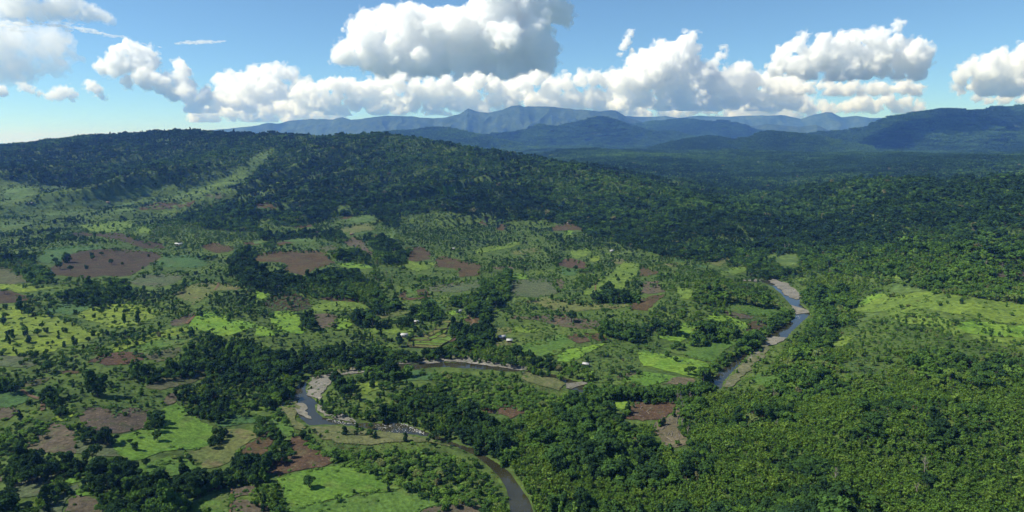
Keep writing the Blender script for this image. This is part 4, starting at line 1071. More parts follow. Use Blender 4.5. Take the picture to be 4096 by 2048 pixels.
def shrub_mesh(seed, n, size):
    r = np.random.default_rng(seed)
    bl = [(0, 0, 0.40, 0.42, 0.40)] + [(r.uniform(-.4, .4), r.uniform(-.4, .4), r.uniform(0.25, 0.7), r.uniform(.18, .3), r.uniform(.16, .28)) for _ in range(6)]
    V, F = crown(r, bl, n, size, 0.35)
    return (V, F, np.clip(r.normal(0.5, 0.22, len(F)), 0, 1)), tube([(0, 0, -0.1), (0.02, 0.01, 0.45)], [0.04, 0.015], 4)

def reed_mesh(seed, n=14):
    r = np.random.default_rng(seed); V, F = [], []
    for i in range(n):
        a = r.uniform(0, 6.28); q = r.uniform(0, .45); x, y = q * math.cos(a), q * math.sin(a); h = r.uniform(.6, 1.1); w = .09
        lx, ly = r.normal(0, .25, 2); b = len(V); ca, sa = math.cos(a + 1.3), math.sin(a + 1.3)
        V += [(x - w * ca, y - w * sa, 0), (x + w * ca, y + w * sa, 0), (x + lx + w * .5 * ca, y + ly + w * .5 * sa, h), (x + lx - w * .5 * ca, y + ly - w * .5 * sa, h)]
        F.append((b, b + 1, b + 2, b + 3))
    return np.array(V), np.array(F, np.int32), np.clip(r.normal(.5, .25, len(F)), 0, 1)

def proto_coll(name):
    return bpy.data.collections.new(name)           # never linked to the scene: only instanced
def proto(c, name, pieces):
    """pieces: (V, F, leafv or None, material) joined into one mesh"""
    V, F, L, MI, mats, n = [], [], [], [], [], 0
    for v, f, l, m in pieces:
        if m not in mats: mats.append(m)
        V.append(v); F.append(f + n); n += len(v); L.append(np.full(len(f), .5) if l is None else l); MI += [mats.index(m)] * len(f)
    me = mesh_from(name, np.concatenate(V), np.concatenate(F), mats, False, {"leafv": np.concatenate(L)}, MI)
    o = bpy.data.objects.new(name, me); c.objects.link(o); return o

# parts kept separately for the trees that stand as objects of their own
TREE_P, BAM_P, BAN_P, SHR_P = [], [], [], []
def keep(store, crown_, stem, mat, stem_mat, cname, tname):
    (V, F, L), (TV, TF) = crown_, stem
    store.append((mesh_from(cname, V, F, [mat], False, {"leafv": L}), mesh_from(tname, TV, TF, [stem_mat])))
for s, sh in enumerate(SHAPES):
    c_, t_ = tree_meshes(100 + s, sh, 620, 0.105); keep(TREE_P, c_, t_, M['leaf'], M['bark'], 'crown', 'trunk')
for s in range(5):
    c_, t_ = bamboo_mesh(200 + s, 15, 26, 0.085); keep(BAM_P, c_, t_, M['bamboo'], M['bark'], 'foliage', 'stems')
for s in range(4):
    c_, t_ = banana_mesh(300 + s); keep(BAN_P, c_, t_, M['banana'], M['bark'], 'leaves', 'stem')
for s in range(4):
    c_, t_ = shrub_mesh(400 + s, 260, 0.17); keep(SHR_P, c_, t_, M['leaf'], M['bark'], 'foliage', 'stem')

def lod(name, kinds, ntree, stree, nb, sb, nsh, ssh):
    c = proto_coll(name); i = 0
    for s, sh in enumerate(SHAPES[:8]):
        (V, F, L), (TV, TF) = tree_meshes(500 + s, sh, ntree, stree)
        proto(c, "a%02d_tree" % i, [(V, F, L, M['leaf']), (TV, TF, None, M['bark'])]); i += 1
    for s in range(4):
        (V, F, L), (TV, TF) = bamboo_mesh(600 + s, max(5, nb // 20), nb // max(5, nb // 20), sb)
        proto(c, "a%02d_bamboo" % i, [(V, F, L, M['bamboo'])] + ([(TV, TF, None, M['bark'])] if nb > 200 else [])); i += 1
    for s in range(3):
        (V, F, L), ST = banana_mesh(700 + s)
        proto(c, "a%02d_banana" % i, [(V, F, L, M['banana']), (*ST, None, M['bark'])]); i += 1
    for s in range(3):
        (V, F, L), ST = shrub_mesh(800 + s, nsh, ssh)
        proto(c, "a%02d_shrub" % i, [(V, F, L, M['leaf'])]); i += 1
    for s in range(2):
        V, F, L = reed_mesh(900 + s)
        proto(c, "a%02d_reeds" % i, [(V, F, L, M['reedleaf'])]); i += 1
    return c
LOD0 = lod("near_plants", 0, 560, 0.11, 320, 0.09, 200, 0.19)
LOD1 = lod("middle_plants", 0, 280, 0.15, 160, 0.13, 80, 0.3)
LOD2 = lod("far_plants", 0, 100, 0.24, 60, 0.21, 30, 0.46)
V_TREE, V_BAM, V_BAN, V_SHR, V_REED = (0, 8), (8, 12), (12, 15), (15, 18), (18, 20)

# a wide patch of canopy for far slopes
def patch_mesh(seed, n=46):
    r = np.random.default_rng(seed); parts = []; L = []
    for i in range(n):
        x, y = r.uniform(-26, 26, 2); h = r.uniform(6, 12); w = r.uniform(3.2, 5.5)
        bl = [(x, y, h * .62, w, h * .36), (x + r.uniform(-2, 2), y + r.uniform(-2, 2), h * .8, w * .6, h * .25)]
        v, f = crown(r, bl, 16, 3.6, 0.3); parts.append((v, f)); L.append(np.clip(r.normal(r.uniform(.3, .7), .1, len(f)), 0, 1))
    V, F = join(parts); return V, F, np.concatenate(L)
PATCH = proto_coll("canopy_patches")
for s in range(5):
    V, F, L = patch_mesh(950 + s); proto(PATCH, "a%02d_patch" % s, [(V, F, L, M['leaf'])])

def scatter_object(name, label, pts, scl, rot, var, tint, coll):
    me = bpy.data.meshes.new(name)
    me.vertices.add(len(pts)); me.vertices.foreach_set("co", np.asarray(pts, np.float32).ravel())
    for k, t, a in (("scl", 'FLOAT_VECTOR', scl), ("rotz", 'FLOAT', rot), ("var", 'INT', var), ("tint", 'FLOAT', tint)):
        at = me.attributes.new(k, t, 'POINT')
        if t == 'FLOAT_VECTOR': at.data.foreach_set("vector", np.asarray(a, np.float32).ravel())
        else: at.data.foreach_set("value", np.asarray(a, np.int32 if t == 'INT' else np.float32))
    o = link(name, me, kind='stuff', label=label)
    ng = bpy.data.node_groups.new(name, 'GeometryNodeTree')
    ng.interface.new_socket("Geometry", in_out='INPUT', socket_type='NodeSocketGeometry')
    ng.interface.new_socket("Geometry", in_out='OUTPUT', socket_type='NodeSocketGeometry')
    N, Lk = ng.nodes, ng.links
    gi, go = N.new("NodeGroupInput"), N.new("NodeGroupOutput")
    ci = N.new("GeometryNodeCollectionInfo"); ci.inputs["Collection"].default_value = coll
    ci.inputs["Separate Children"].default_value = True; ci.inputs["Reset Children"].default_value = True
    ip = N.new("GeometryNodeInstanceOnPoints"); ip.inputs["Pick Instance"].default_value = True
    def named(nm, t):
        a = N.new("GeometryNodeInputNamedAttribute"); a.data_type = t; a.inputs["Name"].default_value = nm; return a.outputs["Attribute"]
    cx = N.new("ShaderNodeCombineXYZ"); Lk.new(named("rotz", 'FLOAT'), cx.inputs["Z"])
    Lk.new(gi.outputs[0], ip.inputs["Points"]); Lk.new(ci.outputs[0], ip.inputs["Instance"])
    Lk.new(named("var", 'INT'), ip.inputs["Instance Index"]); Lk.new(cx.outputs[0], ip.inputs["Rotation"]); Lk.new(named("scl", 'FLOAT_VECTOR'), ip.inputs["Scale"])
    Lk.new(ip.outputs[0], go.inputs[0])
    md = o.modifiers.new("scatter", 'NODES'); md.node_group = ng
    return o
print("protos", time.perf_counter() - T0)

# ------------------------------------------------------------------ scatter
def candidates(r0, r1, sp, half=math.radians(43)):
    nx = int(r1 * math.sin(half) / sp) + 1
    gx, gy = np.meshgrid(np.arange(-nx, nx + 1), np.arange(int(r0 * math.cos(half) / sp) - 1, int(r1 / sp) + 2))
    gx, gy = gx.ravel().astype(float), gy.ravel().astype(float)
    gx += 0.5 * (gy % 2)
    x = (gx + rng.uniform(-.46, .46, gx.size)) * sp; y = (gy + rng.uniform(-.46, .46, gy.size)) * sp
    r = np.hypot(x, y); m = (r >= r0) & (r < r1) & (np.abs(np.arctan2(x, y)) < half)
    return x[m], y[m]

PL = dict(x=[], y=[], z=[], h=[], w=[], typ=[], tint=[], r=[], cov=[])
def scatter_zone(r0, r1, sp, half=math.radians(43)):
    x, y = candidates(r0, r1, sp, half)
    z = H(x, y); r = np.hypot(x, y); n = len(x)
    u, v = project(x, y, z + 5.0)
    inv = (u > -30) & (u < 1054) & (v < 560)
    ce = np.where(inv, cover_at(u, v), 1)
    ce = np.where((u < 0) | (u > 1023) | (v > 511), cover_at(np.clip(u, 0, 1023), np.clip(v, 0, 511)), ce)
    p = rng.random(n); cl = fbm(x / 55, y / 55, 61, 3); cl2 = fbm(x / 170, y / 170, 67, 3); cl3 = fbm(x / 24 + 40, y / 24, 71, 2)
    typ = np.full(n, -1)                                # 0 tree 1 bamboo 2 banana 3 shrub 4 reeds
    # scrub
    m = ce == 0
    typ[m & (p < 0.16 + 1.3 * np.clip(cl - 0.46, -.1, .5))] = 0
    typ[m & (typ < 0) & (p < 0.62 + 1.4 * (cl3 - .4))] = 3
    typ[m & (typ == 0) & (cl2 > 0.60) & (p > 0.12)] = 2
    m = ce == 1
    typ[m & (p < 0.97)] = 0
    typ[m & (typ == 0) & (cl3 > 0.68) & (p < 0.5)] = 1
    m = ce == 5
    typ[m & (p < 0.985)] = 0
    typ[m & (typ == 0) & (cl + 0.45 * (cl3 - 0.5) > 0.46)] = 1
    typ[m & (typ == 0) & (p < 0.05)] = 2
    m = ce == 6
    typ[m & (p < 0.92)] = 2
    typ[m & (p < 0.10)] = 0
    m = ce == 7
    typ[m & (p < 0.42 + 0.9 * np.clip(cl - 0.45, -.2, .5))] = 0
    typ[m & (typ < 0) & (p < 0.85)] = 3
    m = ce == 8
    typ[m & (p < 0.99)] = 3
    typ[m & (p < 0.20)] = 0
    m = ce == 3
    typ[m & (p < 0.018 + 0.22 * np.clip(cl - 0.56, 0, .4))] = 0
    typ[m & (typ < 0) & (p < 0.07 + 1.6 * np.clip(cl3 - .52, 0, .5))] = 3
    m = ce == 11
    typ[m & (p < .10 + 1.1 * np.clip(cl - .5, 0, .5))] = 0
    typ[m & (typ < 0) & (p < .25 + 1.3 * (cl3 - .4))] = 3
    m = ce == 9
    typ[m] = 4
    m = ce == 10
    typ[m & (p < 0.05 + .9 * np.clip(cl3 - .55, 0, .4))] = 4
    typ[m & (typ < 0) & (p > 0.955)] = 3
    # nothing in the water or on the fields' ground itself
    inw = np.zeros(n, bool); nr_ = (r < 1500)
    inw[nr_] = inside(x[nr_], y[nr_], RIVER); typ[inw & (typ != 4)] = -1
    typ[inw & (typ == 4) & (rng.random(n) < 0.9)] = -1
    k = typ >= 0
    x, y, z, r, typ, ce, cl, cl2, cl3 = (q[k] for q in (x, y, z, r, typ, ce, cl, cl2, cl3))
    n = len(x)
    h = np.zeros(n); w = np.zeros(n); tint = np.zeros(n)
    g = rng.normal(0, 1, n)
    forest = (ce == 1) | (ce == 5)
    big = rng.random(n) < 0.10
    t0 = typ == 0
    h[t0] = np.where(forest, 9.0 + 1.9 * g + 1.0 * big, 6.4 + 1.5 * g)[t0]
    w[t0] = h[t0] * np.clip(rng.normal(1.0, 0.16, t0.sum()), .7, 1.4)
    lowf = fbm(x / 320, y / 320, 81, 3)
    patchy = fbm(x / 34 + 5, y / 34, 85, 2)
    grow = np.where(forest, (0.46 + 1.06 * patchy) * np.where(big, 1.5, 1.0), np.where(ce == 7, .82, 1.0))
    h[t0] *= grow[t0]; w[t0] *= grow[t0]
    dk = np.where(big & forest, -.24, np.where(rng.random(n) < .32, -.16, .07))
    tint[t0] = np.clip(0.30 + dk[t0] + 0.14 * rng.normal(0, 1, t0.sum()) + 1.1 * (lowf[t0] - .5) + .5 * (fbm(x[t0] / 60, y[t0] / 60, 87, 2) - .5) + np.where(ce == 5, 0.13, np.where(ce == 1, -0.06 + .12 * (r < 1300), 0.05))[t0] - 0.03 * sstep(1000, 1700, r[t0]) + 0.15 * (rng.random(t0.sum()) < .08), 0, 0.93)
    dry = t0 & (rng.random(n) < 0.006); tint[dry] = 1.0
    t1 = typ == 1
    h[t1] = 8.2 + 1.5 * g[t1]; w[t1] = h[t1] * 1.0; tint[t1] = np.clip(0.45 + 0.24 * g[t1] + 0.9 * (lowf[t1] - .5), 0, 1)
    t2 = typ == 2
    h[t2] = 3.9 + .6 * g[t2]; w[t2] = h[t2] * 1.1; tint[t2] = np.clip(.5 + .25 * g[t2], 0, 1)
    t3 = typ == 3
    h[t3] = np.clip(1.9 + .7 * g[t3] + 1.6 * (ce[t3] == 8), .8, 5); w[t3] = h[t3] * rng.uniform(1.1, 1.8, t3.sum()); tint[t3] = np.clip(.36 + .2 * g[t3] + 0.16 * (ce[t3] == 8) + .6 * (lowf[t3] - .5), 0, .95)
    t4 = typ == 4
    h[t4] = 1.5 + .35 * g[t4]; w[t4] = 2.4; tint[t4] = np.clip(.5 + .3 * g[t4], 0, 1)
    # the valley's trees are lower than the hill forest's
    k2 = np.interp(r, [500, 1100, 1900], [.70, .82, 1.0]); h *= k2; w *= k2
    h = np.clip(h, 0.7, 19)
    for kk, q in zip(('x', 'y', 'z', 'h', 'w', 'typ', 'tint', 'r', 'cov'), (x, y, z, h, w, typ, tint, r, ce)): PL[kk].append(q)
scatter_zone(170, 520, 3.7, math.radians(54))
scatter_zone(520, 950, 4.4, math.radians(49))
scatter_zone(950, 1800, 5.9, math.radians(45))
scatter_zone(1800, 3600, 8.8)
def hedges():
    xs, ys = [], []
    for P in DRAPES:
        rr = np.hypot(P[:, 0], P[:, 1]).mean(); st = 2.6 if rr < 900 else 4.5
        C = np.concatenate([P, P[:1]]); L = np.hypot(*np.diff(C, axis=0).T).sum(); Q = resample(C, max(4, int(L / st)))
        k = (fbm(Q[:, 0] / 28, Q[:, 1] / 28, 97, 2) + rng.normal(0, .07, len(Q))) > 0.545
        Q = Q[k] + rng.normal(0, 1.9 + rr / 900, (k.sum(), 2)); xs.append(Q[:, 0]); ys.append(Q[:, 1])
    x, y = np.concatenate(xs), np.concatenate(ys); r = np.hypot(x, y)
    m = ~inside(x, y, RIVER); x, y, r = x[m], y[m], r[m]; n = len(x); g = rng.normal(0, 1, n)
    tree = rng.random(n) < .07
    h = np.where(tree, 5.2 + 1.3 * g, np.clip(1.5 + .6 * g, .6, 3.4)); h = np.clip(h, .6, 9) * np.interp(r, [600, 1500], [.75, 1.0])
    for kk, q in zip(('x', 'y', 'z', 'h', 'w', 'typ', 'tint', 'r', 'cov'), (x, y, H(x, y), h, h * np.where(tree, 1.0, rng.uniform(1.0, 1.9, n)), np.where(tree, 0, 3), np.clip(.42 + .18 * g, 0, .9), r, np.zeros(n, int))): PL[kk].append(q)
hedges()
# tall trees on the bank in front of the hidden stretch of river
P = resample(plane_pts(px('G', [(540, 415), (660, 436), (1000, 444), (1330, 424), (1440, 392)]), 0), 150)
x = P[:, 0] + rng.normal(0, 1.5, 150); y = P[:, 1] - rng.uniform(1, 13, 150); n = 150; g = rng.normal(0, 1, n); h = np.clip(9.8 + 1.2 * g, 7, 13)
for kk, q in zip(('x', 'y', 'z', 'h', 'w', 'typ', 'tint', 'r', 'cov'), (x, y, H(x, y), h, h * .85, np.zeros(n, int), np.clip(.3 + .15 * g, 0, .9), np.hypot(x, y), np.full(n, 5))): PL[kk].append(q)
PL = {k: np.concatenate(v) for k, v in PL.items()}
print("plants", len(PL['x']), time.perf_counter() - T0)

# ------------------------------------------------------------------ rice terraces: each paddy a sheet with its own raised bund
def bund_strip(P, zf, w=0.9, h=0.5):
    P = np.asarray(P, float); n = len(P); V = []; F = []
    c = P.mean(0)
    d = np.roll(P, -1, 0) - np.roll(P, 1, 0); d /= np.hypot(d[:, 0], d[:, 1])[:, None] + 1e-9
    nn = np.stack([d[:, 1], -d[:, 0]], 1)
    for i in range(n):
        z = zf(P[i, 0], P[i, 1])
        for o, dz in ((-w * .5, -.1), (-w * .2, h), (w * .2, h), (w * .5, -.1)):
            q = P[i] + nn[i] * o; V.append((q[0], q[1], z + dz))
    for i in range(n):
        j = (i + 1) % n
        for k in range(3): F.append((i * 4 + k, i * 4 + k + 1, j * 4 + k + 1, j * 4 + k))
    return np.array(V), np.array(F, np.int32)

def zpx(pts):
    P = np.asarray(pts, float) * (400 / 2147.0)
    return np.stack([(1600 + P[:, 0]) / 4, (1200 + P[:, 1]) / 4], 1)
PAD = [('paddyb', [(760, 655), (920, 665), (800, 715), (680, 705)]), ('paddyb', [(670, 706), (800, 719), (590, 825), (415, 805)]),
 ('paddyb', [(210, 835), (365, 770), (550, 720), (640, 708), (410, 800), (330, 810), (250, 860)]), ('paddy', [(800, 721), (920, 690), (1000, 650), (985, 720), (940, 745), (835, 785), (725, 776)]),
 ('paddy', [(725, 778), (835, 788), (760, 840), (640, 860), (592, 830)]), ('paddyb', [(837, 786), (940, 750), (1020, 790), (940, 825), (800, 816)]),
 ('paddy', [(760, 842), (800, 820), (940, 830), (1020, 795), (1165, 825), (1060, 905), (900, 870), (700, 856)]), ('paddy', [(250, 865), (330, 815), (580, 830), (630, 864), (480, 861)]),
 ('paddyb', [(180, 882), (250, 870), (480, 866), (660, 880), (630, 899), (480, 896)]), ('paddy', [(170, 902), (480, 900), (400, 935), (170, 930)]),
 ('paddy', [(430, 915), (480, 902), (650, 904), (700, 860), (900, 874), (1050, 908), (1000, 930), (940, 960), (430, 934)]), ('paddy', [(170, 937), (400, 938), (440, 936), (930, 965), (890, 1000), (800, 1000), (170, 962)]),
 ('paddyb', [(160, 966), (430, 990), (800, 1003), (870, 990), (860, 1040), (700, 1050), (300, 1030), (150, 1010)]), ('soilred', [(1060, 910), (1170, 825), (1270, 830), (1130, 920)]),
 ('soilred', [(1235, 890), (1278, 838), (1350, 840), (1260, 890)]), ('paddyb', [(830, 502), (980, 468), (1120, 465), (1120, 500), (1000, 515), (850, 520)]),
 ('paddy', [(810, 546), (850, 523), (1050, 516), (1050, 545), (830, 550)]), ('paddy', [(800, 580), (830, 553), (1040, 548), (1020, 577), (810, 580)]),
 ('paddy', [(780, 611), (800, 584), (1010, 580), (1010, 601), (860, 610)]), ('paddy', [(760, 641), (780, 615), (1010, 605), (1040, 630), (900, 640)]), ('paddyb', [(1130, 470), (1260, 490), (1260, 540), (1140, 530)])]
PLAB = {'paddy': 'bright green rice paddy with raised earth bunds', 'paddyb': 'ripening yellowish rice paddy with raised earth bunds', 'soilred': 'bare brown terrace beside the rice paddies'}
def paddy(mk, uv, lift=0.0):
    P = cast(uv)[:, :2]
    Q = []
    for i in range(len(P)):
        a, b = P[i], P[(i + 1) % len(P)]; k = max(1, int(np.hypot(*(b - a)) / 5))
        for q in range(k): Q.append(a + (b - a) * q / k)
    Q = np.array(Q)
    zf = lambda x, y: H(x, y) + 1.0 + lift
    V, F = poly_mesh(Q, 5.0, zf)
    nm = 'terrace' if mk == 'soilred' else 'rice_paddy'
    o = link(nm, mesh_from(nm, V, F, [M[mk]], True), kind='structure', label=PLAB[mk])
    V, F = bund_strip(Q, lambda x, y: float(zf(np.array([x]), np.array([y]))[0]))
    b = link("bund", mesh_from("bund", V, F, [M['bund']]), parent=o)
for i, (mk, pts) in enumerate(PAD): paddy(mk, zpx(pts), 0.01 * i)
for i in range(4):
    y0 = 853 + 9 * i
    paddy('soilred', px('B', [(1183 + 2 * i, y0), (1245 + 9 * i, y0 - 4), (1256 + 9 * i, y0 + 5), (1186 + 2 * i, y0 + 9)]), 0.3 + 0.01 * i)

# ------------------------------------------------------------------ plants standing as objects of their own
u_, v_ = project(PL['x'], PL['y'], PL['z'] + PL['h'] * .6)
inframe = (u_ > 4) & (u_ < 1020) & (v_ < 508)
app = PL['h'] * np.sqrt(PL['w'] / PL['h']) / PL['r']
single = np.zeros(len(app), bool)

def make_plant(store, name, k, x, y, z, w, h, rot, tint, label, cat, group):
    e = bpy.data.objects.new(name, None); col.objects.link(e)
    e.empty_display_size = 1.0
    e.location = (float(x), float(y), float(z)); e.rotation_euler = (0, 0, float(rot)); e.scale = (float(w), float(w), float(h))
    tag(e, label, cat, group)
    a, b = store[k % len(store)]
    for me in (b, a):
        o = bpy.data.objects.new(me.name.split('.')[0], me); col.objects.link(o); o.parent = e; o["tint"] = float(tint)
    return e

def tone(t): return  'very dark green' if t < .2 else 'dark green' if t < .36 else 'mid green' if t < .55 else 'light green' if t < .9 else 'dry grey brown'
FORM = {'round': 'round crowned', 'irreg': 'uneven', 'tall': 'tall narrow', 'spread': 'flat spreading'}
LANDMARKS = [('W', 1640, 1030, 'the burnt clearing'), ('W', 1700, 1120, 'the dry brush gully'), ('W', 1560, 1010, 'the yellow clearing'), ('W', 1260, 1030, 'the brown bend plot'),
 ('W', 950, 1070, 'the rapids'), ('W', 760, 1035, 'the sand bar'), ('W', 850, 945, 'the curved gravel bar'), ('W', 1180, 910, 'the long gravel bar'), ('W', 935, 975, 'the yellow bend field'),
 ('W', 1800, 960, 'the lower straight reach'), ('W', 1940, 870, 'the middle straight reach'), ('W', 1990, 745, 'the far gravel bar'), ('W', 1330, 1270, 'the wooded bank at the lowest edge'), ('W', 1200, 1130, 'the quiet reach'),
 ('W', 900, 1230, 'the big bright green field'), ('W', 740, 1150, 'the reddish ploughed wedge'), ('W', 450, 1080, 'the bright sloping field'), ('W', 290, 1060, 'the burnt field'), ('W', 120, 1110, 'the pale bare field'), ('W', 600, 1100, 'the dry olive pasture'), ('W', 640, 1260, 'the footpath field'),
 ('W', 230, 1270, 'the lowest pale plot'), ('W', 100, 1200, 'the grey green slope'), ('W', 2250, 920, 'the big banana grove'), ('W', 2350, 790, 'the grassy hill'), ('W', 1920, 950, 'the crop field over the straight reach'), ('W', 2500, 1270, 'the lowest corner of the thicket'), ('W', 2250, 1260, 'the lowest thicket slope, bamboo side'), ('W', 2000, 1265, 'the lowest thicket slope, middle'), ('W', 1600, 1255, 'the lowest thicket, dark gully side'), ('W', 2450, 1080, 'the upper thicket slope'), ('W', 2150, 1080, 'the thicket below the banana grove'),
 ('W', 1880, 1120, 'the thicket past the gully'), ('W', 1440, 1130, 'the tall wood over the quiet reach'), ('W', 600, 900, 'the dark wooded slope'), ('W', 1090, 850, 'the rice paddies')]
_lm = cast(np.concatenate([px(k, [(a, b)]) for k, a, b, _ in LANDMARKS]))[:, :2]
def place_of(x, y, r, ce):
    j = int(np.argmin(np.hypot(_lm[:, 0] - x, _lm[:, 1] - y)))
    return 'near ' + LANDMARKS[j][3], LANDMARKS[j][3]
def size_word(h, a, b): return 'small' if h < a else 'large' if h > b else 'middle sized'

# single trees read one by one from the photograph: crop, crown centre, crown radius
LONE = [
 ('F', 392, 1070, 44, 'round', .22, 'round dark tree alone in the big bright green field by the river'),
 ('F', 975, 1113, 22, 'irreg', .15, 'small dark bush tree near the lower edge of the big bright green field'),
 ('F', 1018, 300, 44, 'irreg', .18, 'large dark tree beside the yellow field inside the river bend'),
 ('F', 1107, 350, 15, 'tall', .12, 'slim dark tree standing clear of the bluish crop inside the river bend'),
 ('F', 918, 362, 26, 'irreg', .25, 'leaning bushy tree at the edge of the yellow field inside the river bend'),
 ('F', 850, 365, 15, 'round', .2, 'small round tree in the middle of the yellow field inside the river bend'),
 ('F', 797, 322, 14, 'round', .25, 'small tree at the top corner of the yellow field inside the river bend'),
 ('F', 1055, 45, 30, 'tall', .12, 'tall ragged tree at the lower corner of the rice paddies'),
 ('F', 1158, 66, 14, 'tall', .14, 'thin tall tree standing in front of the rice paddies'),
 ('E', 1352, 262, 24, 'round', .25, 'round tree alone on the dull pasture hump beside the dark slope forest'),
 ('E', 685, 868, 50, 'round', .10, 'big dark dome shaped tree at the corner of the grey green crop field'),
 ('E', 1160, 735, 32, 'round', .12, 'dark low tree in the middle of the bright green field above the banana hedge'),
 ('E', 958, 774, 18, 'round', .2, 'small round bush tree, upper one of a pair on the bright green field'),
 ('E', 995, 806, 28, 'irreg', .14, 'larger lower bush tree of a pair on the bright green field'),
 ('E', 1175, 625, 46, 'irreg', .2, 'broad dark tree at the edge between burnt field and bright green field'),
 ('E', 345, 232, 36, 'round', .22, 'broad tree above the orange track on the near slope'),
 ('E', 720, 365, 80, 'irreg', .14, 'very big dark spreading tree among the shrubs above the burnt field'),
 ('E', 1752, 1050, 36, 'round', .3, 'round tree at the top edge of the pale field, beside the dark grove'),
 ('E', 1860, 1062, 36, 'round', .34, 'light topped round tree on the pale field corner near the big dark grove'),
 ('E', 318, 722, 24, 'spread', .15, 'low dark tree at the upper edge of the pale bare field'),
 ('E', 265, 140, 24, 'round', .2, 'dark round tree beside the grey green slope under the yellow grass'),
 ('E', 345, 160, 24, 'round', .22, 'dark rounded bush tree next to the grey green slope under the yellow grass'),
 ('G', 1298, 252, 30, 'round', .18, 'larger round dark tree of the group on the bright field near the straight river'),
 ('G', 1330, 240, 24, 'round', .2, 'smaller round dark tree of the group on the bright field near the straight river'),
 ('G', 1385, 238, 17, 'round', .25, 'isolated small round bush on the bright field near the straight river'),
 ('G', 278, 130, 15, 'spread', .3, 'small tree at the foot of the rising green crop field'),
 ('G', 565, 540, 34, 'spread', .62, 'pale leaved spreading tree in the thicket below the yellow clearing'),
 ('G', 640, 540, 32, 'spread', .55, 'grey green umbrella tree next to the pale spreading one in the thicket'),
 ('C', 435, 1042, 44, 'round', .2, 'big round tree beside the orange track on the brown field'),
 ('C', 575, 955, 15, 'round', .15, 'small round tree alone on the olive strip above the brown field'),
 ('C', 1038, 815, 20, 'spread', .25, 'single tree in the middle of the pale brown plot on the grassy rise'),
 ('C', 780, 774, 18, 'round', .15, 'dark rounded bush on the grassy slope of the rise'),
 ('C', 850, 800, 26, 'irreg', .22, 'loose tree at the lower edge of the grassy rise'),
 ('C', 712, 825, 42, 'round', .14, 'dense dark tree clump alone on the foot of the grassy rise'),
 ('C', 690, 1008, 34, 'spread', .3, 'broad flat tree on the pale grass below the brown terraces'),
 ('C', 660, 1207, 26, 'tall', .15, 'dark narrow tree at the corner of the reddish plots'),
 ('C', 1215, 1258, 32, 'round', .25, 'bush tree at the edge of the darker crop field by the straight river'),
 ('C', 45, 1060, 18, 'round', .15, 'dark small tree at the end of the long brown field'),
 ('C', 468, 685, 20, 'round', .15, 'dark round tree at the edge of the reddish burnt knoll'),
]
LIME = [(160, 990, 30), (210, 1018, 24), (355, 1025, 20), (40, 1040, 20), (20, 1072, 22), (310, 1112, 16), (340, 1145, 18), (475, 1145, 18), (430, 1160, 12), (280, 1165, 24), (185, 1168, 20), (200, 1214, 24), (70, 1170, 20), (100, 1195, 18), (55, 1217, 16), (75, 1242, 14), (550, 1237, 20), (470, 1252, 18), (650, 1217, 18), (725, 1000, 12), (760, 985, 16), (750, 1010, 16), (855, 995, 14), (920, 1008, 16), (940, 1004, 16), (1020, 1017, 16), (915, 1082, 20), (830, 1087, 10), (690, 990, 12), (1018, 1076, 24), (412, 1102, 8), (370, 966, 14), (400, 950, 22), (545, 1100, 14), (1130, 1152, 18), (940, 1247, 22), (1012, 1237, 16), (1057, 1217, 14), (840, 1045, 12), (1100, 1004, 18), (470, 950, 14), (560, 1010, 16), (690, 1040, 14)]
BROWN = [(680, 588, 14), (684, 612, 15), (750, 582, 13), (770, 547, 10), (822, 642, 18), (900, 657, 12), (830, 547, 9), (870, 546, 10), (500, 615, 34), (410, 637, 18), (442, 672, 25), (520, 690, 18), (640, 682, 14), (1095, 593, 10), (1135, 662, 12), (1062, 748, 14), (1050, 690, 9), (680, 492, 13), (560, 470, 12), (625, 462, 14), (700, 447, 14), (385, 600, 10), (1520, 822, 15), (1395, 875, 8), (410, 430, 20), (385, 465, 24), (850, 490, 10), (780, 490, 12)]
shape_idx = {'round': [0, 4, 9], 'irreg': [1, 5, 8], 'tall': [2, 6], 'spread': [3, 7]}
lone_xy = []
def lone(k, cx, cy, rad, shape, tint, label, group=None):
    b = px(k, [(cx, cy + rad * 0.95)]); P = cast(b)[0]
    dist = math.sqrt(P[0] ** 2 + P[1] ** 2 + (CAMZ - P[2]) ** 2)
    R = rad * 0.543524 / 4 * dist / FPX
    w = R / 0.43; h = w * {'round': 0.92, 'irreg': 0.95, 'tall': 1.5, 'spread': 0.85}[shape]
    if shape == 'tall': w = w * 1.25
    make_plant(TREE_P, 'tree', random.choice(shape_idx[shape]), P[0], P[1], P[2] - 0.1, w, h, random.uniform(0, 6.28), tint, label, 'tree', group)
    lone_xy.append((P[0], P[1], R))
for k, cx, cy, rad, sh, ti, lb in LONE: lone(k, cx, cy, rad, sh, ti, lb)
for i, (cx, cy, rad) in enumerate(LIME):
    sh = random.choice(['round', 'irreg', 'round', 'irreg', 'tall'])
    sz = 'large' if rad > 21 else 'middle sized' if rad > 15 else 'small'
    lone('A', cx, cy, rad, sh, random.uniform(.1, .4), f"{sz} {FORM[sh]} dark tree dotted over the yellow grass slope", f"{sz} trees on the yellow grass slope")
for i, (cx, cy, rad) in enumerate(BROWN):
    sh = random.choice(['round', 'irreg', 'round'])
    sz = 'large' if rad > 21 else 'middle sized' if rad > 12 else 'small'
    lone('A', cx, cy, rad, sh, random.uniform(.05, .3), f"{sz} {FORM[sh]} dark tree standing on the dark ploughed hillside", f"{sz} trees on the dark ploughed hillside")
lone_xy = np.array(lone_xy)
# nothing scattered through the single trees
for X, Y, R in lone_xy:
    d = np.hypot(PL['x'] - X, PL['y'] - Y); app[d < R * 0.9] = -1
used = app < 0

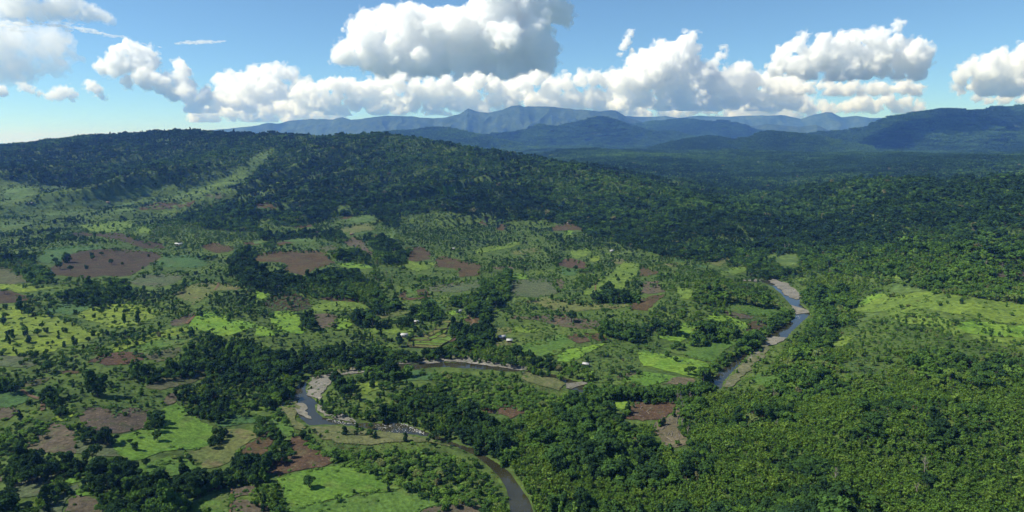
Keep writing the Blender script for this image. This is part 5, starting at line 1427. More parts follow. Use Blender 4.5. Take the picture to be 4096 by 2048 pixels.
nT = 300 - len(lone_xy)
for typ, store, name, cat, lim in ((0, TREE_P, 'tree', 'tree', nT), (1, BAM_P, 'bamboo_clump', 'bamboo', 170), (2, BAN_P, 'banana_plant', 'banana plant', 120), (3, SHR_P, 'shrub', 'shrub', 150)):
    m = (PL['typ'] == typ) & inframe & ~used
    idx = np.nonzero(m)[0]; idx = idx[np.argsort(-app[idx])][:lim]
    for i in idx:
        x, y, z, r = PL['x'][i], PL['y'][i], PL['z'][i], PL['r'][i]
        wh, grp = place_of(x, y, r, PL['cov'][i]); t = PL['tint'][i]; k = int(rng.integers(0, len(store)))
        h = PL['h'][i]
        if typ == 0: lb = f"{size_word(h, 8, 11.5)} {FORM[SHAPES[k]]} {tone(t)} tree {wh}"
        elif typ == 1: lb = f"{size_word(h, 7.5, 9)} {'bright yellow green' if t > .66 else 'soft green' if t > .33 else 'dull green'} feathery bamboo clump {wh}"
        elif typ == 2: lb = f"{size_word(h, 3.7, 4.3)} {'pale' if t > .6 else 'dark' if t < .35 else 'mid green'} ragged leaved banana plant {wh}"
        else: lb = f"{size_word(h, 1.8, 3)} {tone(t)} low shrub {wh}"
        g = lb
        make_plant(store, name, k, x, y, z - 0.15, PL['w'][i], PL['h'][i], rng.uniform(0, 6.28), t, lb, cat, g)
    used[idx] = True
print("singles", time.perf_counter() - T0)

# ------------------------------------------------------------------ the rest of the vegetation, past what can be counted
rest = ~used
def emit(name, label, m, lodc):
    i = np.nonzero(m)[0]
    if not len(i): return
    t = PL['typ'][i]; n = len(i)
    lo = np.array([V_TREE[0], V_BAM[0], V_BAN[0], V_SHR[0], V_REED[0]])[t]; hi = np.array([V_TREE[1], V_BAM[1], V_BAN[1], V_SHR[1], V_REED[1]])[t]
    var = (lo + rng.random(n) * (hi - lo)).astype(int)
    w, h = PL['w'][i], PL['h'][i]
    scatter_object(name, label, np.stack([PL['x'][i], PL['y'][i], PL['z'][i] - 0.2], 1), np.stack([w, w, h], 1), rng.uniform(0, 6.28, n), var, PL['tint'][i], lodc)
T, R_, CV = PL['typ'], PL['r'], PL['cov']
wood = (T == 0) | (T == 1)
emit("forest", "dense green forest and bamboo thicket covering the near slopes", rest & wood & (R_ < 700), LOD0)
emit("forest", "scattered trees and woods across the middle of the valley", rest & wood & (R_ >= 700) & (R_ < 1500), LOD1)
emit("forest", "dark forest covering the long hill and the slopes behind the river", rest & wood & (R_ >= 1500), LOD2)
emit("banana_leaves", "grey green banana groves between the fields", rest & (T == 2) & (R_ < 700), LOD0)
emit("banana_leaves", "distant banana groves between the fields", rest & (T == 2) & (R_ >= 700), LOD1)
emit("shrubbery", "low green shrubs filling the ground between near trees", rest & (T == 3) & (R_ < 700), LOD0)
emit("shrubbery", "low shrubs dotted over the middle and far slopes", rest & (T == 3) & (R_ >= 700), LOD2)
emit("reeds", "olive reeds on the river banks and gravel bars", rest & (T == 4), LOD0)

# canopy beyond: ground plus the nearer mountains
x, y = candidates(3550, 9800, 42)
z = H(x, y)
pts = [np.stack([x, y, z - 1], 1)]
for D, X, Y, Z in MTN:
    if D > 12000: continue
    n = int(9000 if D < 8000 else 6500)
    j = rng.integers(0, 70, n); i = rng.integers(0, X.shape[1] - 1, n); fj, fi = rng.random(n), rng.random(n)
    def bl(A): return (A[j, i] * (1 - fi) + A[j, i + 1] * fi) * (1 - fj) + (A[j + 1, i] * (1 - fi) + A[j + 1, i + 1] * fi) * fj
    q = np.stack([bl(X), bl(Y), bl(Z) - 2], 1)
    q = q[q[:, 2] > H(q[:, 0], q[:, 1]) - 4]
    pts.append(q)
    if D < 8000:
        pass
pts = np.concatenate(pts); n = len(pts)
lowf = fbm(pts[:, 0] / 700, pts[:, 1] / 700, 83, 3)
sc = rng.uniform(.85, 1.35, n) * np.where(np.hypot(pts[:, 0], pts[:, 1]) > 6800, 1.5, 1.0)
scatter_object("forest", "far unbroken forest canopy on the plain and the mountain sides", pts, np.stack([sc, sc, sc * rng.uniform(.8, 1.3, n)], 1), rng.uniform(0, 6.28, n), rng.integers(0, 5, n), np.clip(.22 + .12 * rng.normal(0, 1, n) + .9 * (lowf - .5), 0, .8), PATCH)
print("stuff", time.perf_counter() - T0)

# ------------------------------------------------------------------ huts
def box(cx, cy, cz, sx, sy, sz):
    V = np.array([(cx + a * sx / 2, cy + b * sy / 2, cz + c * sz / 2) for a in (-1, 1) for b in (-1, 1) for c in (-1, 1)])
    F = np.array([(0, 1, 3, 2), (4, 6, 7, 5), (0, 4, 5, 1), (2, 3, 7, 6), (0, 2, 6, 4), (1, 5, 7, 3)], np.int32)
    return V, F
def gable(L, W, z0, rise, over=0.6, th=0.12):
    a, b = L / 2 + over, W / 2 + over; V, F = [], []
    for s in (-1, 1):
        n = len(V)
        V += [(-a, s * b, z0 - over * rise / (W / 2)), (a, s * b, z0 - over * rise / (W / 2)), (a, s * 0.01, z0 + rise), (-a, s * 0.01, z0 + rise)]
        V += [(p[0], p[1], p[2] + th) for p in V[n:n + 4]]
        F += [tuple(n + q for q in f) for f in ((0, 1, 2, 3), (7, 6, 5, 4), (0, 4, 5, 1), (1, 5, 6, 2), (2, 6, 7, 3), (3, 7, 4, 0))]
    return np.array(V), np.array(F, np.int32)
def hut(k, cx, cy, L, W, yaw, roof, wall, label, hgt=None):
    hgt = min(2.3, .42 * L)
    P = cast(px(k, [(cx, cy)]))[0]
    e = bpy.data.objects.new("hut", None); col.objects.link(e)
    e.location = (P[0], P[1], P[2] + 0.35); e.rotation_euler = (0, 0, math.radians(yaw)); tag(e, label, 'hut', 'huts between the fields')
    link("floor", mesh_from("floor", *box(0, 0, -0.1, L + .6, W + .6, .9), [M['hutwall']]), e)
    w = []
    for (bx, by, sx, sy) in ((0, W / 2, L, .12), (0, -W / 2, L, .12), (L / 2 - .06, 0, .12, W - .25), (-L / 2 + .06, 0, .12, W - .25)): w.append(box(bx, by, .35 + hgt / 2, sx, sy, hgt))
    link("wall", mesh_from("wall", *join(w), [M[wall]]), e)
    link("roof", mesh_from("roof", *gable(L, W, .35 + hgt, W * .28), [M[roof]]), e)
    link("door", mesh_from("door", *box(-L * .12, -W / 2 - .07, .35 + hgt * .42, .8, .08, hgt * .84), [M['dark']]), e)
    for xw in (-L * .36, L * .24): link("window", mesh_from("window", *box(xw, -W / 2 - .07, .35 + hgt * .6, .8, .08, hgt * .35), [M['dark']]), e)
    for s in (-1, 1): link("post", mesh_from("post", *box(s * (L / 2 + .3), -W / 2 - .45, .35 + hgt / 2 - .3, .12, .12, hgt), [M['bark']]), e)
    return (P[0], P[1], max(L, W))
HUTS = [('B', 1493, 1015, 6, 3.4, 4, 'roofmetal', 'paintwall', 'long white roofed hut with bluish wall by the small green plot'),
 ('B', 1637, 992, 5, 4, 20, 'roofmetal', 'hutwall', 'white hip roofed hut under the trees above the curved track'),
 ('B', 1580, 1020, 3.6, 2.6, -10, 'roofthatch', 'hutwall', 'small grey roofed hut at the top of the curved track'),
 ('B', 1180, 1090, 4.4, 3, 15, 'roofmetal', 'hutwall', 'white roofed hut half hidden by trees above the rice paddies'),
 ('B', 1088, 1192, 7.5, 3.6, 6, 'roofmetal', 'paintwall', 'long white roofed hut at the corner of the rice paddies'),
 ('B', 1807, 1208, 7, 4.2, 25, 'roofmetal', 'hutwall', 'metal roofed hut on the olive yard beside the wooded belt'),
 ('B', 1866, 1232, 5, 3.6, -5, 'roofmetal', 'hutwall', 'small pale roofed hut next to the olive yard'),
 ('B', 705, 442, 6, 4, 10, 'roofthatch', 'hutwall', 'brown thatched hut beside the stony orchard on the hill foot'),
 ('B', 1452, 550, 5, 3.4, 0, 'roofmetal', 'hutwall', 'tiny white roofed hut at the upper edge of the valley'),
 ('C', 733, 566, 5, 4, 30, 'roofmetal', 'paintwall', 'lone white hut at the foot of the forested hill'),
 ('A', 1318, 518, 12, 6, 5, 'roofmetal', 'paintwall', 'long white roofed building on the hillside beside the ploughed slope'),
 ('A', 227, 214, 8, 5, 5, 'roofmetal', 'hutwall', 'far white roofed hut on the pale crop slope'),
 ('A', 795, 206, 9, 5, 0, 'roofthatch', 'hutwall', 'far brownish hut on the pale crop ridge'),
 ('G', 545, 216, 5, 3, -25, 'roofmetal', 'hutwall', 'light metal roofed hut in the banana grove by the river'),
 ('G', 455, 196, 4, 3, 5, 'roofthatch', 'hutwall', 'grey thatched hut beside the trees along the river'),
 ('C', 415, 362, 7, 4.5, 20, 'roofthatch', 'hutwall', 'thatched shelter at the top of the small brown clearing on the hill')]
for a in HUTS: hut(*a)

# ------------------------------------------------------------------ dead trees and felled logs round the burnt clearing
def dead_tree(k, cx, cy, h, seed, label):
    P = cast(px(k, [(cx, cy)]))[0]; r = np.random.default_rng(seed)
    e = bpy.data.objects.new("dead_tree", None); col.objects.link(e); e.location = (P[0], P[1], P[2]); e.rotation_euler = (0, 0, r.uniform(0, 6)); tag(e, label, 'dead tree', 'dead trees round the burnt clearing')
    tip = np.array([r.normal(0, .06) * h, r.normal(0, .06) * h, h])
    link("trunk", mesh_from("trunk", *tube([(0, 0, -.4), tip * .5, tip], [h * .028, h * .02, h * .006]), [M['palebark']]), e)
    br = []
    for i in range(12):
        t = r.uniform(.35, .95); a = r.uniform(0, 6.28); L = h * r.uniform(.14, .34) * (1.15 - t); b = tip * t
        m = b + np.array([math.cos(a) * L * .6, math.sin(a) * L * .6, L * .5]); q = b + np.array([math.cos(a) * L, math.sin(a) * L, L * 1.1])
        br.append(tube([b, m, q], [h * .011, h * .008, h * .004], 4))
        for _ in range(2):
            br.append(tube([m, m + r.normal(0, .5, 3) * L * .4 + (0, 0, L * .5)], [h * .006, h * .003], 3))
    link("branches", mesh_from("branches", *join(br), [M['palebark']]), e)
DEAD = [('G', 960, 440, 8), ('G', 1000, 446, 7), ('G', 1215, 480, 10), ('G', 1240, 500, 11), ('G', 1255, 560, 10), ('G', 1235, 600, 9), ('G', 1210, 650, 8), ('G', 1020, 640, 5), ('G', 1095, 660, 9), ('G', 1130, 650, 8), ('G', 1160, 640, 7), ('G', 1250, 690, 10), ('G', 1290, 740, 9), ('G', 1060, 690, 6), ('G', 1230, 760, 8), ('G', 1310, 480, 9), ('H', 40, 470, 11), ('H', 490, 1100, 11), ('H', 1150, 1020, 12), ('H', 1075, 1190, 10), ('H', 60, 690, 9), ('D', 120, 560, 14), ('D', 150, 550, 13), ('D', 1720, 720, 13), ('D', 1600, 700, 13), ('B', 960, 760, 12), ('B', 1000, 790, 12), ('B', 890, 830, 11)]
for i, (k, cx, cy, h) in enumerate(DEAD):
    wh = 'at the edge of the burnt clearing' if k == 'G' else 'rising out of the thicket' if k == 'H' else 'on the far wooded slope' if k == 'D' else 'beside the thin grey crop field'
    dead_tree(k, cx, cy, h, 50 + i, f"bare grey dead tree {wh}")
for i in range(16):
    cx, cy = random.uniform(900, 1220), random.uniform(470, 600)
    if i > 9: cx, cy = random.uniform(1100, 1280), random.uniform(660, 780)
    P = cast(px('G', [(cx, cy)]))[0]; L = random.uniform(4, 9); a = random.uniform(0, 3.14)
    o = link("log", mesh_from("log", *tube([(-L / 2, 0, .2), (0, .1, .35), (L / 2, 0, .25)], [.22, .2, .13]), [M['palebark']]), loc=(P[0], P[1], P[2] + .45), label="pale felled log lying in the burnt clearing" if i <= 9 else "pale felled log lying in the dry brush gully", cat="log", group="logs on the burnt clearing" if i <= 9 else "logs in the dry brush")
    o.rotation_euler = (0, random.uniform(-.08, .08), a)

# ------------------------------------------------------------------ stones, foam of the rapids
def rock(seed):
    r = np.random.default_rng(seed); V, F = box(0, 0, .3, 1, 1, .8); V = V * r.uniform(.7, 1.2, V.shape); V[V[:, 2] > .3] *= (.75, .75, 1); return V, F
ROCKS = proto_coll("rocks")
for s in range(5): proto(ROCKS, "a%02d_rock" % s, [(*rock(s), None, M['stone'])])
def in_poly_points(k, pts, n):
    P = cast(px(k, pts))[:, :2]; lo, hi = P.min(0), P.max(0); q = rng.uniform(lo, hi, (n * 6, 2)); return q[inside(q[:, 0], q[:, 1], P)][:n]
rp = np.concatenate([in_poly_points('F', [(380, 350), (470, 285), (620, 266), (870, 243), (640, 282), (520, 372), (468, 470)], 260),
                     in_poly_points('F', [(450, 500), (620, 570), (740, 630), (600, 612)], 120), in_poly_points('F', [(205, 412), (256, 414), (300, 470), (240, 442)], 70),
                     in_poly_points('F', [(1130, 188), (1450, 142), (1884, 197), (1700, 210), (1500, 190)], 160),
                     in_poly_points('F', [(820, 660), (1000, 640), (1100, 640), (1250, 725), (1100, 710), (900, 690)], 60), in_poly_points('F', [(1040, 640), (1130, 640), (1240, 705), (1180, 700)], 40),
                     in_poly_points('G', [(395, 345), (560, 330), (500, 372), (400, 385)], 80), in_poly_points('D', [(20, 780), (150, 800), (240, 892), (150, 900)], 200)])
zz = np.maximum(H(rp[:, 0], rp[:, 1]), WZ - .15) + .15; n = len(rp); s = rng.uniform(.25, .8, n) ** 1.3
scatter_object("pebbles", "grey stones strewn over gravel bars and rapids", np.column_stack([rp, zz]), np.stack([s, s * rng.uniform(.7, 1.2, n), s * .8], 1), rng.uniform(0, 6.28, n), rng.integers(0, 5, n), np.full(n, .5), ROCKS)
fp = np.concatenate([in_poly_points('F', [(820, 655), (900, 645), (1060, 640), (1130, 655), (1260, 730), (1130, 712), (1000, 702), (900, 688)], 60),
                     in_poly_points('F', [(1060, 640), (1110, 640), (1250, 718), (1220, 722), (1100, 660)], 90), in_poly_points('G', [(400, 350), (480, 345), (470, 375), (405, 382)], 140),
                     in_poly_points('F', [(500, 600), (620, 622), (760, 640), (640, 642), (520, 630)], 60), in_poly_points('D', [(215, 1040), (260, 1050), (230, 1070), (200, 1060)], 30)])
V, F = [], []
for q in fp:
    if not inside(np.array([q[0]]), np.array([q[1]]), RIVER)[0]: continue
    L = random.uniform(.2, .6); w = random.uniform(.1, .22); a = random.uniform(-.5, .5) - .4; b = len(V)
    for k in range(6):
        t = 2 * math.pi * k / 6; ex, ey = L * math.cos(t) * random.uniform(.6, 1.2), w * math.sin(t) * random.uniform(.6, 1.3)
        V.append((q[0] + ex * math.cos(a) - ey * math.sin(a), q[1] + ex * math.sin(a) + ey * math.cos(a), WZ + .05 + .12 * random.random()))
    F.append(tuple(range(b, b + 6)))
link("foam", mesh_from("foam", V, F, [M['foam']]), kind='stuff', label="white foam of the rapids in the river bend")

# ------------------------------------------------------------------ clouds: real bodies of scattering droplets, lit by the sun
def surface_nets(Fv, lo, h):
    """closed mesh round the region Fv < 0 of a regular grid"""
    S = Fv < 0
    c = np.zeros(tuple(d - 1 for d in Fv.shape), np.int8)
    for a in (0, 1):
        for b in (0, 1):
            for d in (0, 1):
                c += S[a:a + c.shape[0], b:b + c.shape[1], d:d + c.shape[2]]
    cells = np.argwhere((c > 0) & (c < 8))
    idx = np.full(c.shape, -1, np.int64); idx[tuple(cells.T)] = np.arange(len(cells))
    acc = np.zeros((len(cells), 3)); cnt = np.zeros(len(cells))
    for ax in range(3):
        o1, o2 = [k for k in range(3) if k != ax]
        for p in (0, 1):
            for q in (0, 1):
                A = cells.copy(); A[:, o1] += p; A[:, o2] += q; B = A.copy(); B[:, ax] += 1
                fa, fb = Fv[tuple(A.T)], Fv[tuple(B.T)]
                m = (fa < 0) != (fb < 0)
                t = fa[m] / (fa[m] - fb[m]); P = A[m].astype(float); P[:, ax] += t
                acc[m] += P; cnt[m] += 1
    V = acc / cnt[:, None]
    quads = []
    for ax in range(3):
        o1, o2 = (ax + 1) % 3, (ax + 2) % 3
        sl = [slice(1, -1)] * 3; sl[ax] = slice(0, -1); sl2 = list(sl); sl2[ax] = slice(1, None)
        a, b = S[tuple(sl)], S[tuple(sl2)]
        E = np.argwhere(a != b)
        base = E.copy(); base[:, o1] += 1; base[:, o2] += 1
        sg = a[tuple(E.T)]
        def at(d1, d2):
            q = base.copy(); q[:, o1] += d1; q[:, o2] += d2; return idx[tuple(q.T)]
        q = np.stack([at(-1, -1), at(0, -1), at(0, 0), at(-1, 0)], 1)
        q[~sg] = q[~sg][:, ::-1]
        quads.append(q)
    return lo + V * h, np.concatenate(quads).astype(np.int32)

def vn3(x, y, z, seed):
    ix, iy, iz = np.floor(x).astype(np.int32), np.floor(y).astype(np.int32), np.floor(z).astype(np.int32)
    lo3 = (ix.min(), iy.min(), iz.min()); d3 = (ix.max() - lo3[0] + 2, iy.max() - lo3[1] + 2, iz.max() - lo3[2] + 2)
    T = np.random.default_rng(seed & 0xffff).random(d3).astype(np.float32)
    fx, fy, fz = (x - ix).astype(np.float32), (y - iy).astype(np.float32), (z - iz).astype(np.float32)
    fx, fy, fz = (f * f * (3 - 2 * f) for f in (fx, fy, fz)); ix = ix - lo3[0]; iy = iy - lo3[1]; iz = iz - lo3[2]
    def L(a, b): return T[ix + a, iy + b, iz] * (1 - fz) + T[ix + a, iy + b, iz + 1] * fz
    return (L(0, 0) * (1 - fx) + L(1, 0) * fx) * (1 - fy) + (L(0, 1) * (1 - fx) + L(1, 1) * fx) * fy

def cloud(label, D, puffs, base=None, soft=4.6, cell=1.0, kids=13, squash=1.0, ydepth=1.3, seed=1, dens=1.0, aniso=0.1, warpz=.7, rag=1.0, wisp=True, fill=None, name="cloud", grow=1.0, col_=(1, 1, 1)):
    """puffs: picture (u, v, radius) at distance D; each sprouts smaller billows"""
    r = np.random.default_rng(seed); k = D / FPX
    S = []
    if fill:                                     # (u0, u1, v0, v1, count, r0, r1): loose filling between the read puffs
        puffs = list(puffs) + [(r.uniform(fill[0], fill[1]), r.uniform(fill[2], fill[3]), r.uniform(fill[5], fill[6])) for _ in range(fill[4])]
    for u, v, rad in puffs:
        a, b, c = ray(u, v); t = D / b
        R = rad * k * grow
        p = np.array([a * t, D + r.uniform(-.7, .7) * R * ydepth, CAMZ + c * t])
        S.append((*p, R * .86))
        for _ in range(kids):
            d = r.normal(0, 1, 3); d[2] = d[2] * .8 + .35; d /= np.linalg.norm(d)
            R2 = R * r.uniform(.22, .46); p2 = p + d * R * r.uniform(.68, .92) * np.array([1, ydepth, squash]); S.append((*p2, R2))
            for _ in range(5):
                d2 = r.normal(0, 1, 3) + d * 1.2; d2 /= np.linalg.norm(d2)
                S.append((*(p2 + d2 * R2 * .85 * np.array([1, ydepth, squash])), R2 * r.uniform(.25, .48)))
    S = np.array(S)
    h = cell * k
    mg = 8 * h + S[:, 3].max() * .25
    lo = (S[:, :3] - S[:, 3:]).min(0) - mg; hi = (S[:, :3] + S[:, 3:]).max(0) + mg
    lo[2] = max(lo[2], 1060.0)
    if base is not None:
        a, b, c = ray(512, base); zb = CAMZ + c * D / b; lo[2] = max(lo[2], zb - 3 * h)
    dim = np.ceil((hi - lo) / h).astype(int) + 1
    G = np.full(dim, 1e3)
    # wander the sampling points so that no billow stays a ball
    gx, gy, gz = np.meshgrid(*[lo[i] + np.arange(dim[i]) * h for i in range(3)], indexing='ij')
    Rm = np.median(S[:, 3]) * 2.2
    wx = np.zeros(dim); wy = np.zeros(dim); wz = np.zeros(dim)
    for wl, am, sd in ((Rm * 2.2, Rm * .62, 1), (Rm * .9, Rm * .30, 5), (h * 4.2, h * 1.5, 9)):
        wx += (vn3(gx / wl, gy / wl, gz / wl, seed * 7 + sd) - .5) * 2 * am; wy += (vn3(gx / wl, gy / wl, gz / wl, seed * 7 + sd + 1) - .5) * 2 * am; wz += (vn3(gx / wl, gy / wl, gz / wl, seed * 7 + sd + 2) - .5) * 2 * am * warpz
    gx += wx; gy += wy; gz += wz
    wm = max(np.abs(wx).max(), np.abs(wy).max(), np.abs(wz).max())
    del wx, wy, wz
    for x, y, z, R in S:
        c0 = np.array([x, y, z])
        q0 = np.maximum((c0 - R - wm - lo) / h - 1, 0).astype(int); q1 = np.minimum((c0 + R + wm - lo) / h + 2, dim).astype(int)
        if (q1 <= q0).any(): continue
        sl = (slice(q0[0], q1[0]), slice(q0[1], q1[1]), slice(q0[2], q1[2]))
        d = (np.sqrt((gx[sl] - x) ** 2 + (gy[sl] - y) ** 2 + ((gz[sl] - z) / squash) ** 2) - R) / h
        sub = G[sl]; np.minimum(sub, d, out=sub)
    # ragged edge
    ix, iy, iz = np.meshgrid(*[np.arange(k_) for k_ in dim], indexing='ij')
    G += rag * (vn3(ix / 3.6, iy / 3.6, iz / 3.6, seed + 40) - .45) * 4.4 + rag * (vn3(ix / 1.6, iy / 1.6, iz / 1.6, seed + 41) - .5) * 1.2
    del ix, iy, iz, gx, gy, gz
    if base is not None:
        gx, gy = np.meshgrid(lo[0] + np.arange(dim[0]) * h, lo[1] + np.arange(dim[1]) * h, indexing='ij')
        zb2 = zb + (fbm(gx / (14 * h), gy / (14 * h), seed, 3) - .5) * 5 * h
        gz = lo[2] + np.arange(dim[2]) * h
        G = np.maximum(G, ((zb2[:, :, None] - gz[None, None, :]) / h))
    def droplets(density):
        m, nt, out = new_mat("cloud_droplets")
        pv = nt.nodes.new("ShaderNodeVolumePrincipled"); pv.inputs["Color"].default_value = (*col_, 1); pv.inputs["Density"].default_value = density; pv.inputs["Anisotropy"].default_value = aniso
        pv.inputs["Absorption Color"].default_value = (1, 1, 1, 1)
        nt.links.new(pv.outputs[0], out.inputs["Volume"]); return m
    def shell(G2):
        G2 = np.minimum(G2, 3.0)
        for ax in range(3):
            for e in (0, -1):
                sl = [slice(None)] * 3; sl[ax] = e; G2[tuple(sl)] = 3.0
        return surface_nets(G2, lo, h)
    ob = link(name, mesh_from(name, *shell(G.copy()), [droplets(dens / (soft * k))]), label=label, cat='cloud')
    if wisp:                                     # thin torn fringe round the dense body
        ix, iy, iz = np.meshgrid(*[np.arange(k_) for k_ in dim], indexing='ij')
        G2 = G - 0.8 + (vn3(ix / 7.0, iy / 7.0, iz / 5.0, seed + 50) - .5) * 6.0 + (vn3(ix / 2.8, iy / 2.8, iz / 2.4, seed + 51) - .5) * 5.5
        link("fringe", mesh_from("fringe", *shell(G2), [droplets(dens / (13.0 * k))]), parent=ob)
    return ob
CL = True
if CL:
    cloud("huge white towering cumulus reaching out of the top of the sky", 30000, [(352, 25, 8), (370, 22, 13), (390, 24, 17), (415, 29, 19), (440, 31, 21), (465, 32, 21), (490, 24, 23), (515, 12, 27), (540, 10, 21), (560, 15, 11), (567, 22, 7), (564, 10, 8), (500, 42, 27), (530, 42, 25), (546, 57, 11), (470, 55, 21), (430, 55, 21), (395, 55, 19), (370, 58, 14), (346, 54, 11), (336, 52, 5), (520, 62, 19), (500, 0, 24), (520, -20, 28), (545, -15, 21), (480, 66, 14), (440, 66, 12), (545, 68, 10)], base=84, seed=3, soft=6, cell=1.1, fill=(350, 550, 30, 80, 40, 8, 16))
    cloud("white cumulus leaning over the wooded ridge with a grey underside", 22000, [(126, 44, 7), (121, 52, 8), (133, 52, 9), (145, 55, 8), (113, 62, 8), (103, 68, 7), (125, 66, 11), (140, 66, 10), (155, 64, 6), (150, 80, 11), (130, 82, 6), (165, 85, 10), (179, 64, 6), (178, 72, 8), (187, 71, 6), (180, 83, 9), (170, 92, 9), (190, 95, 10), (205, 97, 9), (222, 100, 8), (238, 104, 8), (250, 109, 5), (195, 108, 8), (215, 108, 7)], seed=5, cell=0.9)
    cloud("small round white cloud puff at the edge of the sky", 21000, [(-3, 91, 7), (4, 92, 5)], seed=6, cell=.7)
    cloud("thin ragged small cloud low over the sea horizon", 21000, [(20, 86, 3), (26, 88, 4.5), (34, 91, 4), (40, 94, 3)], seed=7, cell=.7, soft=6)
    cloud("faint flattened small cloud between two little puffs", 21000, [(52, 96, 5), (60, 95, 6), (67, 92, 6), (75, 95, 5)], seed=8, cell=.7, soft=6)
    cloud("small bright hook shaped cloud low beside the left cumulus", 21000, [(88, 86, 5), (95, 88, 5.5), (100, 93, 4.5), (103, 97, 3)], seed=9, cell=.7)
    cloud("pale distant cumulus behind the leaning cloud", 34000, [(256, 76, 9), (268, 73, 8), (281, 71, 8), (292, 75, 7), (240, 82, 10), (222, 82, 8), (275, 90, 14), (250, 95, 14), (228, 95, 10), (296, 88, 6), (268, 104, 9), (285, 108, 8)], seed=10, soft=6, fill=(215, 310, 84, 112, 30, 5, 10))
    cloud("long low cloud bank resting on the blue mountain range", 24000, [(326, 86, 7), (340, 87, 9), (351, 87, 8), (366, 90, 10), (386, 88, 8), (402, 78, 5), (400, 85, 8), (415, 92, 11), (432, 90, 10), (447, 85, 8), (462, 88, 10), (477, 82, 9), (494, 86, 9), (510, 90, 10), (524, 84, 9), (536, 79, 8), (550, 86, 9), (567, 76, 4), (566, 84, 8), (580, 79, 8), (594, 80, 8), (606, 79, 8), (616, 84, 9), (310, 95, 7), (318, 104, 8), (335, 104, 9), (352, 104, 9), (372, 105, 9), (392, 104, 9), (412, 105, 9), (432, 106, 9), (452, 104, 8), (472, 103, 8), (492, 102, 8), (512, 101, 8), (532, 101, 8), (552, 101, 9), (572, 101, 9), (592, 101, 9), (612, 102, 9), (300, 108, 6)], base=117.5, seed=11, fill=(290, 640, 86, 116, 150, 4, 8))
    cloud("low hazy cloud shelf lying along the far end of the blue range", 33000, [(215, 112, 4), (235, 110, 5)], base=None, seed=31, fill=(190, 340, 104, 121, 80, 3, 7), soft=5)
    cloud("low grey white cloud shelf over the double humped mountain", 33000, [(620, 110, 5), (700, 108, 6)], base=None, seed=32, fill=(600, 830, 102, 121, 140, 3, 7), soft=4)
    cloud("small leaning tower of cloud standing apart in the blue", 21000, [(631, 33, 3.5), (628, 40, 4.5), (624, 47, 4.5), (632, 51, 3), (620, 54, 2.5)], seed=12, cell=.6)
    cloud("grey bellied cumulus heap right of the middle mountains", 20000, [(688, 40, 8), (692, 48, 8), (680, 50, 12), (665, 55, 12), (650, 61, 11), (661, 42, 4), (640, 68, 9), (660, 70, 14), (690, 66, 14), (697, 80, 9), (640, 83, 12), (670, 88, 14), (698, 94, 12), (645, 100, 9), (668, 103, 9), (690, 104, 9), (625, 96, 9), (630, 104, 8)], base=115, seed=13, cell=.9, fill=(615, 705, 60, 110, 34, 5, 10))
    cloud("broken cumulus with a thin bright spire above its shoulder", 20500, [(724, 50, 3), (719, 57, 4.5), (713, 64, 5), (731, 76, 9), (741, 71, 8), (752, 86, 10), (726, 90, 11), (712, 86, 7), (735, 100, 9), (755, 100, 9), (715, 102, 8), (770, 78, 6), (772, 92, 8)], base=115, seed=14, cell=.9, fill=(695, 800, 78, 112, 55, 4, 9))
    cloud("large flat bottomed cumulus floating over the farthest range", 18000, [(804, 36, 4), (800, 43, 7), (786, 51, 8), (777, 58, 7), (820, 43, 8), (840, 41, 8), (855, 38, 8), (868, 40, 9), (880, 36, 7), (900, 42, 7), (914, 46, 8), (922, 55, 8), (925, 65, 7), (850, 56, 15), (820, 58, 15), (790, 67, 11), (880, 55, 15), (905, 60, 13), (870, 68, 13), (840, 70, 11), (810, 72, 9), (772, 70, 7)], base=80, seed=15, cell=.9, fill=(775, 925, 48, 76, 24, 5, 11))
    cloud("tiny round cloud tuft above the flat bottomed cumulus", 18000, [(899, 24, 4.5), (897, 29, 4)], seed=16, cell=.6)
    cloud("lower flat shelf of grey cloud under the floating cumulus", 19500, [(785, 90, 7), (800, 89, 8), (830, 89, 6), (845, 92, 7), (880, 88, 7), (900, 88, 8), (918, 90, 7)], base=96, seed=17, cell=.8, fill=(775, 925, 84, 94, 40, 3, 6))
    cloud("row of small white clouds low behind the big wooded mountain", 23000, [(780, 104, 8), (800, 106, 7), (858, 103, 8), (866, 100, 6), (887, 100, 6), (890, 96, 4), (907, 103, 5), (848, 107, 7), (875, 106, 7), (762, 100, 10), (772, 109, 7), (895, 107, 6), (825, 109, 5), (915, 108, 5)], base=114, seed=18, cell=.8, fill=(740, 920, 100, 112, 40, 3, 6))
    cloud("white cumulus rising over the big wooded mountain at the edge of view", 16000, [(967, 68, 7), (977, 63, 6), (990, 61, 8), (1005, 59, 9), (1020, 56, 11), (1035, 53, 13), (1000, 70, 13), (980, 75, 11), (956, 80, 7), (1020, 75, 17), (990, 85, 13), (1050, 70, 24), (1080, 62, 26), (1020, 88, 12), (960, 88, 5)], base=96, seed=19, cell=.9)
    cloud("thin white cloud strip above the crest of the big wooded mountain", 19000, [(960, 93, 4), (975, 98, 5), (990, 101, 4), (1008, 98, 7), (1028, 98, 9), (1045, 98, 9)], base=104, seed=20, cell=.7)
    # one more of the same field of cumulus overhead: it lays the shadow seen on the big mountain
    cb = cloud("cumulus overhead above the big wooded mountain", 7000, [(760, -115, 40), (800, -110, 46), (850, -112, 44), (890, -116, 36), (830, -122, 46), (720, -112, 26)], seed=21, cell=4.0, kids=8) if False else None
    # high thin layers, towards the sun
    sr = np.random.default_rng(5); strands = []
